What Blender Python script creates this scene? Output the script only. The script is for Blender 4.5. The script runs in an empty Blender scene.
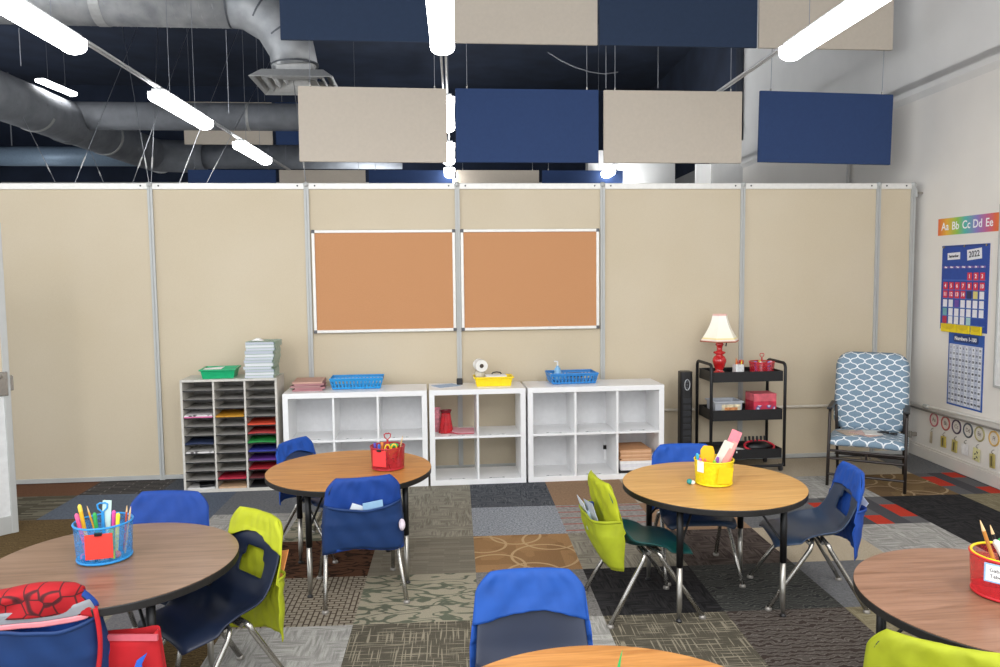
import bpy, bmesh, math, random
import numpy as np
from mathutils import Vector, Matrix
random.seed(7)
PI = math.pi
sc = bpy.context.scene
COL = sc.collection
# ---------------------------------------------------------------- camera
F_PX, CX, CY, CZ, YAW, PITCH, ROLL = 774.28, 0.9766, -6.5926, 1.6808, 0.09362, -0.07648, -0.01076
fw = Vector((math.sin(YAW)*math.cos(PITCH), math.cos(YAW)*math.cos(PITCH), math.sin(PITCH)))
r0 = Vector((math.cos(YAW), -math.sin(YAW), 0)); u0 = r0.cross(fw)
RT = math.cos(ROLL)*r0 + math.sin(ROLL)*u0
UP = -math.sin(ROLL)*r0 + math.cos(ROLL)*u0
C0 = Vector((CX, CY, CZ))
cam_d = bpy.data.cameras.new('camera'); cam = bpy.data.objects.new('camera', cam_d); COL.objects.link(cam)
M = Matrix.Identity(4)
for i in range(3):
    M[i][0] = RT[i]; M[i][1] = UP[i]; M[i][2] = -fw[i]; M[i][3] = C0[i]
cam.matrix_world = M
cam_d.sensor_width = 36; cam_d.lens = F_PX*36/1000; cam_d.clip_start = .05
sc.camera = cam
def _pl(x, y, P, n):
    d = fw*F_PX + RT*(x-500) - UP*(y-333.5); n = Vector(n)
    return C0 + d*((Vector(P)-C0).dot(n)/d.dot(n))
def atz(x, y, z=0): return _pl(x, y, (0, 0, z), (0, 0, 1))     # point of the photo on a level
def aty(x, y, Y=0): return _pl(x, y, (0, Y, 0), (0, 1, 0))     # point of the photo on a plane parallel to the partition
# ---------------------------------------------------------------- materials
def lin(c):
    if isinstance(c, str):
        c = [int(c[i:i+2], 16)/255 for i in (0, 2, 4)]
    return tuple(((v/12.92) if v <= .04045 else ((v+.055)/1.055)**2.4) for v in c) + (1,)
MATS = {}
class NB:
    def __init__(s, name):
        s.m = bpy.data.materials.new(name); s.m.use_nodes = True
        s.t = s.m.node_tree; s.b = s.t.nodes['Principled BSDF']
    def n(s, typ, **kw):
        nd = s.t.nodes.new(typ)
        for k, v in kw.items():
            if k in nd.inputs: nd.inputs[k].default_value = v
            else: setattr(nd, k, v)
        return nd
    def l(s, a, b): s.t.links.new(a, b)
    def coord(s, kind='Object', scale=(1, 1, 1), rot=(0, 0, 0), loc=(0, 0, 0)):
        tc = s.n('ShaderNodeTexCoord'); mp = s.n('ShaderNodeMapping')
        mp.inputs['Scale'].default_value = scale; mp.inputs['Rotation'].default_value = rot; mp.inputs['Location'].default_value = loc
        s.l(tc.outputs[kind], mp.inputs['Vector']); return mp.outputs['Vector']
    def ramp(s, fac, stops, interp='LINEAR'):
        r = s.n('ShaderNodeValToRGB'); cr = r.color_ramp; cr.interpolation = interp
        while len(cr.elements) < len(stops): cr.elements.new(.5)
        for e, (p, c) in zip(cr.elements, stops): e.position = p; e.color = lin(c) if not isinstance(c, tuple) else c
        s.l(fac, r.inputs['Fac']); return r.outputs['Color']
    def math(s, op, a, b=None):
        m = s.n('ShaderNodeMath', operation=op)
        for i, v in enumerate((a, b)):
            if v is None: continue
            if isinstance(v, (int, float)): m.inputs[i].default_value = v
            else: s.l(v, m.inputs[i])
        return m.outputs[0]
    def mix(s, fac, a, b):
        m = s.n('ShaderNodeMix', data_type='RGBA')
        for sock, v in ((m.inputs[0], fac), (m.inputs[6], a), (m.inputs[7], b)):
            if isinstance(v, str): sock.default_value = lin(v)
            elif isinstance(v, (int, float, tuple)): sock.default_value = v
            else: s.l(v, sock)
        return m.outputs[2]
def mat(name, color, rough=.5, metal=0, var=.028, scale=30, bump=0, sheen=0, alpha=1, emit=0, coat=0, aniso=(1, 1, 1)):
    """plain coloured surface with a slight procedural mottling"""
    if name in MATS: return MATS[name]
    k = NB(name); b = k.b
    base = lin(color)
    nz = k.n('ShaderNodeTexNoise', Scale=scale, Detail=3.0); k.l(k.coord('Object', aniso), nz.inputs['Vector'])
    lo = tuple(max(0, v*(1-var*2)) for v in base[:3])+(1,); hi = tuple(min(1, v*(1+var*2)) for v in base[:3])+(1,)
    col = k.ramp(nz.outputs['Fac'], [(.3, lo), (.7, hi)])
    k.l(col, b.inputs['Base Color'])
    b.inputs['Roughness'].default_value = rough; b.inputs['Metallic'].default_value = metal
    if sheen: b.inputs['Sheen Weight'].default_value = sheen
    if coat: b.inputs['Coat Weight'].default_value = coat
    if alpha < 1: b.inputs['Alpha'].default_value = alpha
    if emit:
        b.inputs['Emission Color'].default_value = base; b.inputs['Emission Strength'].default_value = emit
    if bump:
        bp = k.n('ShaderNodeBump', Strength=bump, Distance=.01); k.l(nz.outputs['Fac'], bp.inputs['Height']); k.l(bp.outputs['Normal'], b.inputs['Normal'])
    MATS[name] = k.m; return k.m
# ---------------------------------------------------------------- mesh building
class MB:
    """collects shapes into ONE mesh"""
    def __init__(s): s.bm = bmesh.new()
    def box(s, c, d, rz=0, M=None, rx=0, ry=0):
        T = Matrix.Translation(c) @ Matrix.Rotation(rz, 4, 'Z') @ Matrix.Rotation(ry, 4, 'Y') @ Matrix.Rotation(rx, 4, 'X') @ Matrix.Diagonal((d[0], d[1], d[2], 1))
        if M: T = M @ T
        bmesh.ops.create_cube(s.bm, size=1, matrix=T); return s
    def tube(s, pts, r, n=10, cap=True, closed=False, flat=1.0):
        pts = [Vector(p) for p in pts]; N = len(pts); rings = []
        rr = r if isinstance(r, (list, tuple)) else [r]*N
        prev = None
        for i, p in enumerate(pts):
            if closed: t = (pts[(i+1) % N]-pts[i-1])
            else: t = pts[min(i+1, N-1)]-pts[max(i-1, 0)]
            t.normalize()
            if prev is None:
                a = Vector((0, 0, 1)) if abs(t.z) < .9 else Vector((1, 0, 0))
                x = t.cross(a).normalized()
            else:
                x = (prev - t*prev.dot(t)).normalized()
            prev = x; y = t.cross(x)
            rings.append([s.bm.verts.new(p + rr[i]*(math.cos(2*PI*k/n)*x + flat*math.sin(2*PI*k/n)*y)) for k in range(n)])
        rng = range(N if closed else N-1)
        for i in rng:
            A, B = rings[i], rings[(i+1) % N]
            for k in range(n):
                s.bm.faces.new((A[k], A[(k+1) % n], B[(k+1) % n], B[k]))
        if cap and not closed:
            s.bm.faces.new(rings[0][::-1]); s.bm.faces.new(rings[-1])
        return s
    def lathe(s, prof, n=32, c=(0, 0, 0), sx=1, sy=1, cap0=True, cap1=True):
        c = Vector(c); rings = []
        for (r, z) in prof:
            rings.append([s.bm.verts.new(c + Vector((sx*r*math.cos(2*PI*k/n), sy*r*math.sin(2*PI*k/n), z))) for k in range(n)])
        for A, B in zip(rings, rings[1:]):
            for k in range(n): s.bm.faces.new((A[k], A[(k+1) % n], B[(k+1) % n], B[k]))
        if cap0: s.bm.faces.new(rings[0][::-1])
        if cap1: s.bm.faces.new(rings[-1])
        return s
    def prism(s, poly, z0, z1, M=None):
        """polygon in XY extruded along Z"""
        M = M or Matrix.Identity(4)
        a = [s.bm.verts.new(M @ Vector((x, y, z0))) for x, y in poly]; b = [s.bm.verts.new(M @ Vector((x, y, z1))) for x, y in poly]
        n = len(poly)
        s.bm.faces.new(a[::-1]); s.bm.faces.new(b)
        for k in range(n): s.bm.faces.new((a[k], a[(k+1) % n], b[(k+1) % n], b[k]))
        return s
    def grid(s, fn, nu, nv, skip=None):
        V = [[s.bm.verts.new(fn(i/nu, j/nv)) for i in range(nu+1)] for j in range(nv+1)]
        for j in range(nv):
            for i in range(nu):
                if skip and skip((i+.5)/nu, (j+.5)/nv): continue
                s.bm.faces.new((V[j][i], V[j][i+1], V[j+1][i+1], V[j+1][i]))
        return s
    def quad(s, pts):
        s.bm.faces.new([s.bm.verts.new(p) for p in pts]); return s
    def ball(s, c, r, sc_=(1, 1, 1), n=12):
        T = Matrix.Translation(c) @ Matrix.Diagonal((r*sc_[0], r*sc_[1], r*sc_[2], 1))
        bmesh.ops.create_uvsphere(s.bm, u_segments=n*2, v_segments=n, radius=1, matrix=T); return s
    def build(s, name, m, parent=None, smooth=False, bevel=0, solid=0, subsurf=0, loc=None, rot=None, seg=2, label=None):
        bmesh.ops.recalc_face_normals(s.bm, faces=s.bm.faces[:])
        me = bpy.data.meshes.new(name)
        if smooth:
            for f in s.bm.faces: f.smooth = True
        s.bm.to_mesh(me); s.bm.free()
        o = bpy.data.objects.new(name, me); COL.objects.link(o)
        for mm in (m if isinstance(m, (list, tuple)) else [m]): me.materials.append(mm)
        if parent: o.parent = parent
        if loc is not None: o.location = loc
        if rot is not None: o.rotation_euler = rot
        if solid:
            q = o.modifiers.new('solid', 'SOLIDIFY'); q.thickness = solid; q.offset = 0
        if bevel:
            q = o.modifiers.new('bevel', 'BEVEL'); q.width = bevel; q.segments = seg; q.limit_method = 'ANGLE'; q.angle_limit = math.radians(40)
        if subsurf:
            q = o.modifiers.new('sub', 'SUBSURF'); q.levels = subsurf; q.render_levels = subsurf
        if label: o['label'] = label
        return o
def empty(name, loc=(0, 0, 0), rz=0, scale=1):
    o = bpy.data.objects.new(name, None); COL.objects.link(o); o.location = loc; o.rotation_euler = (0, 0, rz)
    o.scale = (scale,)*3; o.empty_display_size = .1; return o
def tag(o, label, cat, group=None, kind=None):
    o['label'] = label; o['category'] = cat
    if group: o['group'] = group
    if kind: o['kind'] = kind
    return o
def struct(o): o['kind'] = 'structure'; return o
def thing(name, label, cat, loc=(0, 0, 0), rz=0, group=None, scale=1):
    return tag(empty(name, loc, rz, scale), label, cat, group)
def dup(root, loc=None, rz=None, label=None, group=None):
    r = root.copy(); COL.objects.link(r)
    if loc is not None: r.location = loc
    if rz is not None: r.rotation_euler = (r.rotation_euler[0], r.rotation_euler[1], rz)
    if label: r['label'] = label
    if group: r['group'] = group
    for ch in list(root.children):
        c = ch.copy(); COL.objects.link(c); c.parent = r
        for g in list(ch.children):
            d = g.copy(); COL.objects.link(d); d.parent = c
    return r
def lettering(body, size, m, parent, loc, rot=(PI/2, 0, 0), name='lettering', align='CENTER', ext=.0004, spacing=1, line=1, sx=1, bold=0):
    cu = bpy.data.curves.new(name, 'FONT'); cu.body = body; cu.size = size; cu.extrude = ext; cu.align_x = align; cu.align_y = 'CENTER'
    cu.space_character = spacing; cu.space_line = line; cu.offset = bold; cu.resolution_u = 3
    t = bpy.data.objects.new(name, cu); COL.objects.link(t)
    dg = bpy.context.evaluated_depsgraph_get(); dg.update()
    me = bpy.data.meshes.new_from_object(t.evaluated_get(dg))
    bpy.data.objects.remove(t); bpy.data.curves.remove(cu)
    o = bpy.data.objects.new(name, me); COL.objects.link(o); me.materials.clear(); me.materials.append(m)
    o.parent = parent; o.location = loc; o.rotation_euler = rot; o.scale = (sx, 1, 1)
    return o
def xf(o, p):   # local -> world of an unparented object at script time
    return Matrix.Translation(o.location) @ Matrix.Rotation(o.rotation_euler[2], 4, 'Z') @ Vector(p)
# ---------------------------------------------------------------- common materials
white_lam = mat('white_laminate', 'eeeeee', .35, var=.015, scale=4)
grey_lam = mat('grey_laminate', 'cfccc6', .45, var=.03, scale=12)
sorter_shelf_m = mat('grey_fibreboard', 'b9b6b1', .6, var=.03)
alu = mat('brushed_aluminium', 'b4b5b2', .45, .1, var=.015, scale=8)
alu_w = mat('white_aluminium', 'e2e0da', .4, .15, var=.02)
chrome = mat('chrome', 'aaa7a1', .25, .9, var=.012, scale=10)
black_m = mat('black_metal', '121214', .45, .2, var=.1)
black_p = mat('black_plastic', '0e0e11', .4, var=.1)
edge_m = mat('black_edge_band', '1a1817', .5, var=.1)
paper_w = mat('white_paper', 'e9e8e4', .8, var=.02)
dark_void = mat('dark_paint', '1b2230', .9, var=.1, scale=3)
# fabric partition
k = NB('partition_fabric')
nz = k.n('ShaderNodeTexNoise', Scale=260.0, Detail=2.0); v = k.coord('Object'); k.l(v, nz.inputs['Vector'])
nz2 = k.n('ShaderNodeTexNoise', Scale=1.2, Detail=2.0); k.l(v, nz2.inputs['Vector'])
a = k.ramp(nz.outputs['Fac'], [(.25, 'c1b298'), (.75, 'd0c3ab')]); b_ = k.ramp(nz2.outputs['Fac'], [(.3, 'c4b69b'), (.7, 'cec2ac')])
k.l(k.mix(.5, a, b_), k.b.inputs['Base Color']); k.b.inputs['Roughness'].default_value = .95
bp = k.n('ShaderNodeBump', Strength=.12, Distance=.004); k.l(nz.outputs['Fac'], bp.inputs['Height']); k.l(bp.outputs['Normal'], k.b.inputs['Normal'])
part_fab = k.m
# cork
k = NB('cork'); v = k.coord('Object')
nz = k.n('ShaderNodeTexNoise', Scale=160.0, Detail=4.0); k.l(v, nz.inputs['Vector'])
k.l(k.ramp(nz.outputs['Fac'], [(.3, 'b27e54'), (.55, 'c48e63'), (.75, 'cd9a70')]), k.b.inputs['Base Color']); k.b.inputs['Roughness'].default_value = .95
cork = k.m
wall_w = mat('white_wall_paint', 'e4dfd7', .85, var=.015, scale=2)
base_m = mat('baseboard_paint', 'd3cdc4', .6, var=.02, scale=5)
ceil_m = mat('dark_ceiling_paint', '222b3d', .95, var=.12, scale=2)
hall_grey = mat('hall_wall_paint', 'b9b7b3', .9, var=.03, scale=2)

# ---------------------------------------------------------------- carpet tiles
def carpet(name, base, alt, pat, sc_=1.0, third=None):
    k = NB(name); v = k.coord('Object')
    fine = k.n('ShaderNodeTexNoise', Scale=230.0, Detail=2.0); k.l(v, fine.inputs['Vector'])
    if pat == 'speck':
        nz = k.n('ShaderNodeTexNoise', Scale=60*sc_, Detail=4.0, Roughness=.75); k.l(v, nz.inputs['Vector'])
        col = k.ramp(nz.outputs['Fac'], [(.36, base), (.62, alt)])
    elif pat == 'hatch':     # short dashes both ways
        n1 = k.n('ShaderNodeTexNoise', Scale=1.0, Detail=2.0); k.l(k.coord('Object', (10*sc_, 110*sc_, 1)), n1.inputs['Vector'])
        n2 = k.n('ShaderNodeTexNoise', Scale=1.0, Detail=2.0); k.l(k.coord('Object', (110*sc_, 10*sc_, 1)), n2.inputs['Vector'])
        sel = k.n('ShaderNodeTexNoise', Scale=9*sc_, Detail=1.0); k.l(v, sel.inputs['Vector'])
        s = k.ramp(sel.outputs['Fac'], [(.46, (0, 0, 0, 1)), (.54, (1, 1, 1, 1))])
        f = k.mix(s, n1.outputs['Color'], n2.outputs['Color'])
        col = k.ramp(f, [(.4, base), (.6, alt)])
    elif pat == 'weave':     # regular basket weave
        b1 = k.n('ShaderNodeTexBrick', Scale=16*sc_); b1.inputs['Mortar Size'].default_value = .035; b1.inputs['Brick Width'].default_value = .5; b1.inputs['Row Height'].default_value = .25
        b1.inputs['Color1'].default_value = lin(base); b1.inputs['Color2'].default_value = lin(base); b1.inputs['Mortar'].default_value = lin(alt); k.l(v, b1.inputs['Vector'])
        b2 = k.n('ShaderNodeTexBrick', Scale=16*sc_); b2.inputs['Mortar Size'].default_value = .035; b2.inputs['Row Height'].default_value = .25
        b2.inputs['Color1'].default_value = lin(base); b2.inputs['Color2'].default_value = lin(base); b2.inputs['Mortar'].default_value = lin(alt); k.l(k.coord('Object', (1, 1, 1), (0, 0, PI/2)), b2.inputs['Vector'])
        ck = k.n('ShaderNodeTexChecker', Scale=8*sc_); k.l(v, ck.inputs['Vector'])
        col = k.mix(ck.outputs['Fac'], b1.outputs['Color'], b2.outputs['Color'])
    elif pat == 'cross':     # long thin lines crossing
        def ln(sc2, rot):
            n = k.n('ShaderNodeTexNoise', Scale=1.0, Detail=0.0); k.l(k.coord('Object', sc2, (0, 0, rot)), n.inputs['Vector'])
            return k.ramp(n.outputs['Fac'], [(.61, (0, 0, 0, 1)), (.68, (1, 1, 1, 1))])
        f = k.math('MAXIMUM', ln((6, 130, 1), 0.04), ln((130, 6, 1), 0))
        col = k.mix(f, base, alt)
    elif pat == 'blob':      # pebbles
        if third:
            n1 = k.n('ShaderNodeTexNoise', Scale=11*sc_, Detail=1.5); n1.inputs['Distortion'].default_value = .7; k.l(k.coord('Object', (1, 2.3, 1)), n1.inputs['Vector'])
            dv = k.math('ABSOLUTE', k.math('SUBTRACT', n1.outputs['Fac'], .5)); n2 = k.n('ShaderNodeTexNoise', Scale=5.0); k.l(v, n2.inputs['Vector'])
            vein = k.mix(n2.outputs['Fac'], base, third)
            col = k.mix(k.ramp(dv, [(.03, (0, 0, 0, 1)), (.055, (1, 1, 1, 1))]), vein, alt)
        vo = k.n('ShaderNodeTexVoronoi', Scale=13*sc_, feature='DISTANCE_TO_EDGE'); 
        wz = k.n('ShaderNodeTexNoise', Scale=7.0, Detail=2.0); k.l(v, wz.inputs['Vector'])
        vv = k.n('ShaderNodeVectorMath', operation='ADD'); k.l(k.coord('Object', (1, 1.7, 1)), vv.inputs[0])
        sv = k.n('ShaderNodeVectorMath', operation='SCALE'); sv.inputs['Scale'].default_value = .16; k.l(wz.outputs['Color'], sv.inputs[0]); k.l(sv.outputs[0], vv.inputs[1])
        k.l(vv.outputs[0], vo.inputs['Vector'])
        if not third: col = k.ramp(vo.outputs['Distance'], [(.04, base), (.12, alt)])
    elif pat == 'circ':      # overlapping rings on patches
        fac = None
        for (px, py, r) in ((.12, .1, .17), (.42, .22, .2), (.06, .45, .14), (.48, .5, .17), (.27, .6, .16), (.33, -.04, .16)):
            vs = k.n('ShaderNodeVectorMath', operation='DISTANCE'); k.l(k.coord('Object', (1, 1, 0)), vs.inputs[0])
            vs.name = 'ring'; vs.inputs[1].default_value = (px, py, 0)
            d = k.math('ABSOLUTE', k.math('SUBTRACT', vs.outputs['Value'], r)); g = k.math('LESS_THAN', d, .0085)
            fac = g if fac is None else k.math('MAXIMUM', fac, g)
        ck = k.n('ShaderNodeTexVoronoi', Scale=7.0, distance='CHEBYCHEV'); k.l(v, ck.inputs['Vector'])
        patch = k.ramp(ck.outputs['Color'], [(.3, base), (.7, third or base)])
        col = k.mix(fac, patch, alt)
    elif pat == 'stripe':    # broad stripes with red blocks
        sx = k.n('ShaderNodeSeparateXYZ'); k.l(v, sx.inputs[0])
        ci = k.math('FLOOR', k.math('MULTIPLY', sx.outputs['X'], 1/.1219)); odd = k.math('LESS_THAN', k.math('FRACT', k.math('MULTIPLY', ci, .5)), .25)
        ty = k.math('FRACT', k.math('ADD', k.math('MULTIPLY', sx.outputs['Y'], 1/.55), k.math('MULTIPLY', ci, .29)))
        col = k.mix(k.math('MULTIPLY', odd, k.math('LESS_THAN', ty, .5)), k.mix(odd, third, base), alt)
    elif pat == 'redline':
        sx = k.n('ShaderNodeSeparateXYZ'); k.l(v, sx.inputs[0])
        st = k.math('FRACT', k.math('MULTIPLY', sx.outputs['Y'], 1/.13))
        nz = k.n('ShaderNodeTexNoise', Scale=40.0, Detail=3.0); k.l(v, nz.inputs['Vector'])
        col = k.mix(k.math('LESS_THAN', st, .12), k.ramp(nz.outputs['Fac'], [(.35, base), (.65, third)]), alt)
    elif pat == 'bars':
        b1 = k.n('ShaderNodeTexBrick', Scale=4.0*sc_); b1.inputs['Mortar Size'].default_value = .012; b1.inputs['Row Height'].default_value = .16; b1.inputs['Brick Width'].default_value = 1.1
        b1.inputs['Color1'].default_value = lin(base); b1.inputs['Color2'].default_value = lin(alt); b1.inputs['Mortar'].default_value = lin(third or base); b1.inputs['Bias'].default_value = -.35; k.l(v, b1.inputs['Vector'])
        col = b1.outputs['Color']
    elif pat == 'wave':
        wv = k.n('ShaderNodeTexWave', Scale=6*sc_, Distortion=9.0, Detail=3.0); wv.bands_direction = 'Y'; wv.inputs['Detail Scale'].default_value = 1.6; k.l(v, wv.inputs['Vector'])
        col = k.ramp(wv.outputs['Fac'], [(.25, base), (.6, alt)] + ([(.9, third)] if third else []))
    else:
        nz = k.n('ShaderNodeTexNoise', Scale=14*sc_, Detail=5.0, Roughness=.7); k.l(v, nz.inputs['Vector'])
        col = k.ramp(nz.outputs['Fac'], [(.38, base), (.6, alt)])
    fg = k.ramp(fine.outputs['Fac'], [(.25, (.52, .52, .52, 1)), (.75, (.95, .95, .95, 1))])
    mm = k.n('ShaderNodeMix', data_type='RGBA', blend_type='MULTIPLY'); mm.inputs[0].default_value = 1.0; k.l(col, mm.inputs[6]); k.l(fg, mm.inputs[7])
    k.l(mm.outputs[2], k.b.inputs['Base Color']); k.b.inputs['Roughness'].default_value = 1; k.b.inputs['Specular IOR Level'].default_value = .1
    bp = k.n('ShaderNodeBump', Strength=.35, Distance=.004); k.l(fine.outputs['Fac'], bp.inputs['Height']); k.l(bp.outputs['Normal'], k.b.inputs['Normal'])
    return k.m
CP = dict(
 brown=carpet('carpet_brown', '6d4c38', '7d5a45', 'speck'),
 dkhatch=carpet('carpet_dark_bars', '3c3a3b', '5b5654', 'bars', 1, '94908a'),
 dkspeck=carpet('carpet_dark_speck', '3f4248', '656a72', 'speck'),
 wood=carpet('carpet_striped_olive', '5f5b4e', 'a09a88', 'bars', 1.4, '4f4a3d'),
 slate=carpet('carpet_slate_blue', '5b6370', '727b89', 'speck'),
 grey=carpet('carpet_grey', '77757a', '8d8b8b', 'speck'),
 charcoal=carpet('carpet_charcoal', '6c6d70', '858688', 'speck'),
 taupe=carpet('carpet_taupe_hatch', '8a8476', 'b0aa99', 'hatch', .8),
 charblue=carpet('carpet_charcoal_blue', '44474e', '74777c', 'hatch', 1.5),
 tan=carpet('carpet_tan_plain', '9c7e65', 'b29274', 'speck'),
 pale=carpet('carpet_pale_beige', 'beb09a', 'cabda8', 'speck'),
 browncirc=carpet('carpet_brown_rings', '89704f', 'b89e7b', 'circ', 1, '7a6247'),
 redstripe=carpet('carpet_red_block', '6f6e70', 'cf4534', 'stripe', 1, '57565a'),
 moss=carpet('carpet_gold_moss', '5a4830', '8b7750', 'wave', 2.2, '6b573a'),
 lghatch=carpet('carpet_light_grey_hatch', '9e9c97', 'c8c6c0', 'hatch', .8),
 cream=carpet('carpet_cream_pebbles', '5d5c50', 'b0a893', 'blob', .6, '77806c'),
 blue=carpet('carpet_blue_speck', '747b88', 'c3c7cb', 'speck', 1.2),
 lgred=carpet('carpet_grey_red_lines', '96928e', 'bd6a58', 'redline', 1, 'b8b3ae'),
 mottle=carpet('carpet_grey_mottle', '6d6a67', '989591', 'speck', .8),
 beige=carpet('carpet_beige_plain', 'c5b79e', 'cfc1aa', 'speck'),
 dkbrown=carpet('carpet_dark_brown_hatch', '3f3633', '6b605a', 'hatch', .9),
 tancirc=carpet('carpet_tan_rings', 'b48c61', 'd2b184', 'circ', 1, 'a07b55'),
 patchy=carpet('carpet_taupe_patches', '857e70', 'a39b89', 'bars', 1.5, '958e7e'),
 maroon=carpet('carpet_maroon_cracks', '3d2a20', '644432', 'blob', .7, '2f211b'),
 weave=carpet('carpet_brown_weave', 'a59b8a', '55493e', 'weave', .55),
 cross=carpet('carpet_taupe_crosslines', '625d51', 'a39a86', 'cross'),
 black=carpet('carpet_black', '262527', '403f40', 'hatch', 1),
 dkmoss=carpet('carpet_dark_moss', '484846', '6a6b65', 'wave', 1.2, '3a3b3b'),
 olive=carpet('carpet_olive', '847a60', 'a0967b', 'hatch', .9),
 dkwave=carpet('carpet_dark_wave', '483e39', '827b74', 'wave', 1.5, '615a55'),
)
TILE = {(-6,-1):'brown',(-7,-1):'brown',(-5,-1):'dkhatch',(-4,-1):'dkspeck',(-3,-1):'dkspeck',(-2,-1):'charcoal',(-1,-1):'taupe',(0,-1):'charblue',(1,-1):'tan',(2,-1):'pale',(3,-1):'pale',(4,-1):'pale',(5,-1):'pale',(6,-1):'charcoal',(7,-1):'charcoal',
 (-7,0):'wood',(-6,0):'wood',(-5,0):'slate',(-4,0):'slate',(-3,0):'charcoal',(-2,0):'charcoal',(-1,0):'taupe',(0,0):'charblue',(1,0):'tan',(2,0):'pale',(3,0):'pale',(4,0):'lghatch',(5,0):'browncirc',(6,0):'redstripe',(7,0):'redstripe',
 (-7,1):'moss',(-6,1):'moss',(-5,1):'moss',(-4,1):'slate',(-3,1):'lghatch',(-2,1):'cream',(-1,1):'taupe',(0,1):'blue',(1,1):'lgred',(2,1):'tan',(3,1):'charcoal',(4,1):'redstripe',(5,1):'black',(6,1):'olive',(7,1):'olive',
 (-7,2):'olive',(-6,2):'moss',(-5,2):'moss',(-4,2):'grey',(-3,2):'lghatch',(-2,2):'maroon',(-1,2):'patchy',(0,2):'tancirc',(1,2):'taupe',(2,2):'dkbrown',(3,2):'beige',(4,2):'lghatch',(5,2):'black',(6,2):'redstripe',
 (-6,3):'grey',(-5,3):'grey',(-4,3):'taupe',(-3,3):'grey',(-2,3):'weave',(-1,3):'cream',(0,3):'mottle',(1,3):'black',(2,3):'dkmoss',(3,3):'charcoal',(4,3):'charcoal',(5,3):'taupe',
 (-5,4):'taupe',(-4,4):'blue',(-3,4):'moss',(-2,4):'lghatch',(-1,4):'cross',(0,4):'lghatch',(1,4):'cross',(2,4):'dkwave',(3,4):'olive',(4,4):'olive',
 (-3,5):'lghatch',(-2,5):'lghatch',(-1,5):'cross',(0,5):'cross',(1,5):'cross',(2,5):'blue',(3,5):'charblue'}
PHI, TS, OX, OY = -.03674, .6095, 1.292, -.5065
mb = MB(); names = list(CP); fl_idx = []
for j in range(-26, 12):
    for i in range(-14, 9):
        x0, x1 = i*TS, (i+1)*TS; y0, y1 = -j*TS, -(j+1)*TS
        mb.quad([(x0, y1, 0), (x1, y1, 0), (x1, y0, 0), (x0, y0, 0)])
        nm = TILE.get((i, j)) or random.choice(['grey', 'taupe', 'charcoal', 'lghatch', 'cross', 'slate', 'mottle'])
        fl_idx.append(names.index(nm))
floor = struct(mb.build('floor', [CP[n] for n in names], loc=(OX, OY, 0), rot=(0, 0, PHI)))
for p_, ix in zip(floor.data.polygons, fl_idx): p_.material_index = ix
for n_, (i, j) in (('tancirc', (0, 2)), ('browncirc', (5, 0))):
    for nd in CP[n_].node_tree.nodes:
        if nd.name.startswith('ring'):
            q = nd.inputs[1].default_value; q[0] += i*TS; q[1] += -(j+1)*TS

# ---------------------------------------------------------------- partition wall across the back
WH, PW = 2.447, 1.245
posts = [-3.735, -2.49, -1.245, 0, 1.245, 2.49, 3.735, 4.98, 5.305]
wb = empty('wall_back', (0, 0, 0)); struct(wb)
for a_, b_ in zip(posts, posts[1:]):
    MB().box(((a_+b_)/2, .025, WH/2), (b_-a_-.03, .04, WH-.02)).build('fabric_panel', part_fab, wb)
    MB().box(((a_+b_)/2, .02, WH-.025), (b_-a_-.035, .058, .05)).build('top_rail', alu_w, wb, bevel=.004)
    MB().box(((a_+b_)/2, .02, .022), (b_-a_-.035, .056, .036)).build('bottom_rail', alu, wb, bevel=.003)
    for x in (a_+.07, b_-.07):
        m = MB(); m.tube([(x, -.008, WH-.022), (x, -.013, WH-.022)], .007, 8); m.build('bolt_head', black_m, wb)
for x in posts:
    m = MB(); m.box((x-.011, .02, WH/2), (.018, .062, WH)); m.box((x+.011, .02, WH/2), (.018, .062, WH)); m.box((x, .02, WH/2), (.01, .05, WH))
    m.build('post', alu, wb)
    m = MB(); m.lathe([(.006, -.02), (.024, -.015), (.024, .012), (.015, .02)], 12, (x, .0, WH-.012)); m.build('post_cap', alu, wb, smooth=True)
# pin boards
def pin_board(x0, x1, label):
    t = thing('pin_board', label, 'pin board', ((x0+x1)/2, -.014, 1.22), 0, 'cork pin boards on the partition')
    w = x1-x0; h = 2.06-1.205; z0 = -.015
    MB().box((0, 0, z0+h/2), (w-.03, .012, h-.03)).build('cork_sheet', cork, t)
    m = MB()
    for sx in (-1, 1): m.box((sx*(w/2-.012), -.004, z0+h/2), (.024, .024, h))
    for z in (z0+.012, z0+h-.012): m.box((0, -.004, z), (w, .024, .024))
    m.build('frame', alu_w, t, bevel=.003)
    for sx in (-1, 1):
        for z in (z0+.012, z0+h-.012):
            MB().box((sx*(w/2-.012), -.005, z), (.028, .027, .028)).build('corner_cap', mat('grey_plastic', '55565a', .5), t, bevel=.004)
    return t
pin_board(.035, 1.222, 'left cork pin board in aluminium frame on the partition')
pin_board(1.268, 2.455, 'right cork pin board in aluminium frame on the partition')
# cable pipe low on the partition
struct(MB().tube([(2.85, -.03, .475), (5.27, -.03, .475)], .013, 8).build('trim_1', mat('beige_raceway', 'cdc5b6', .6)))

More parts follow.
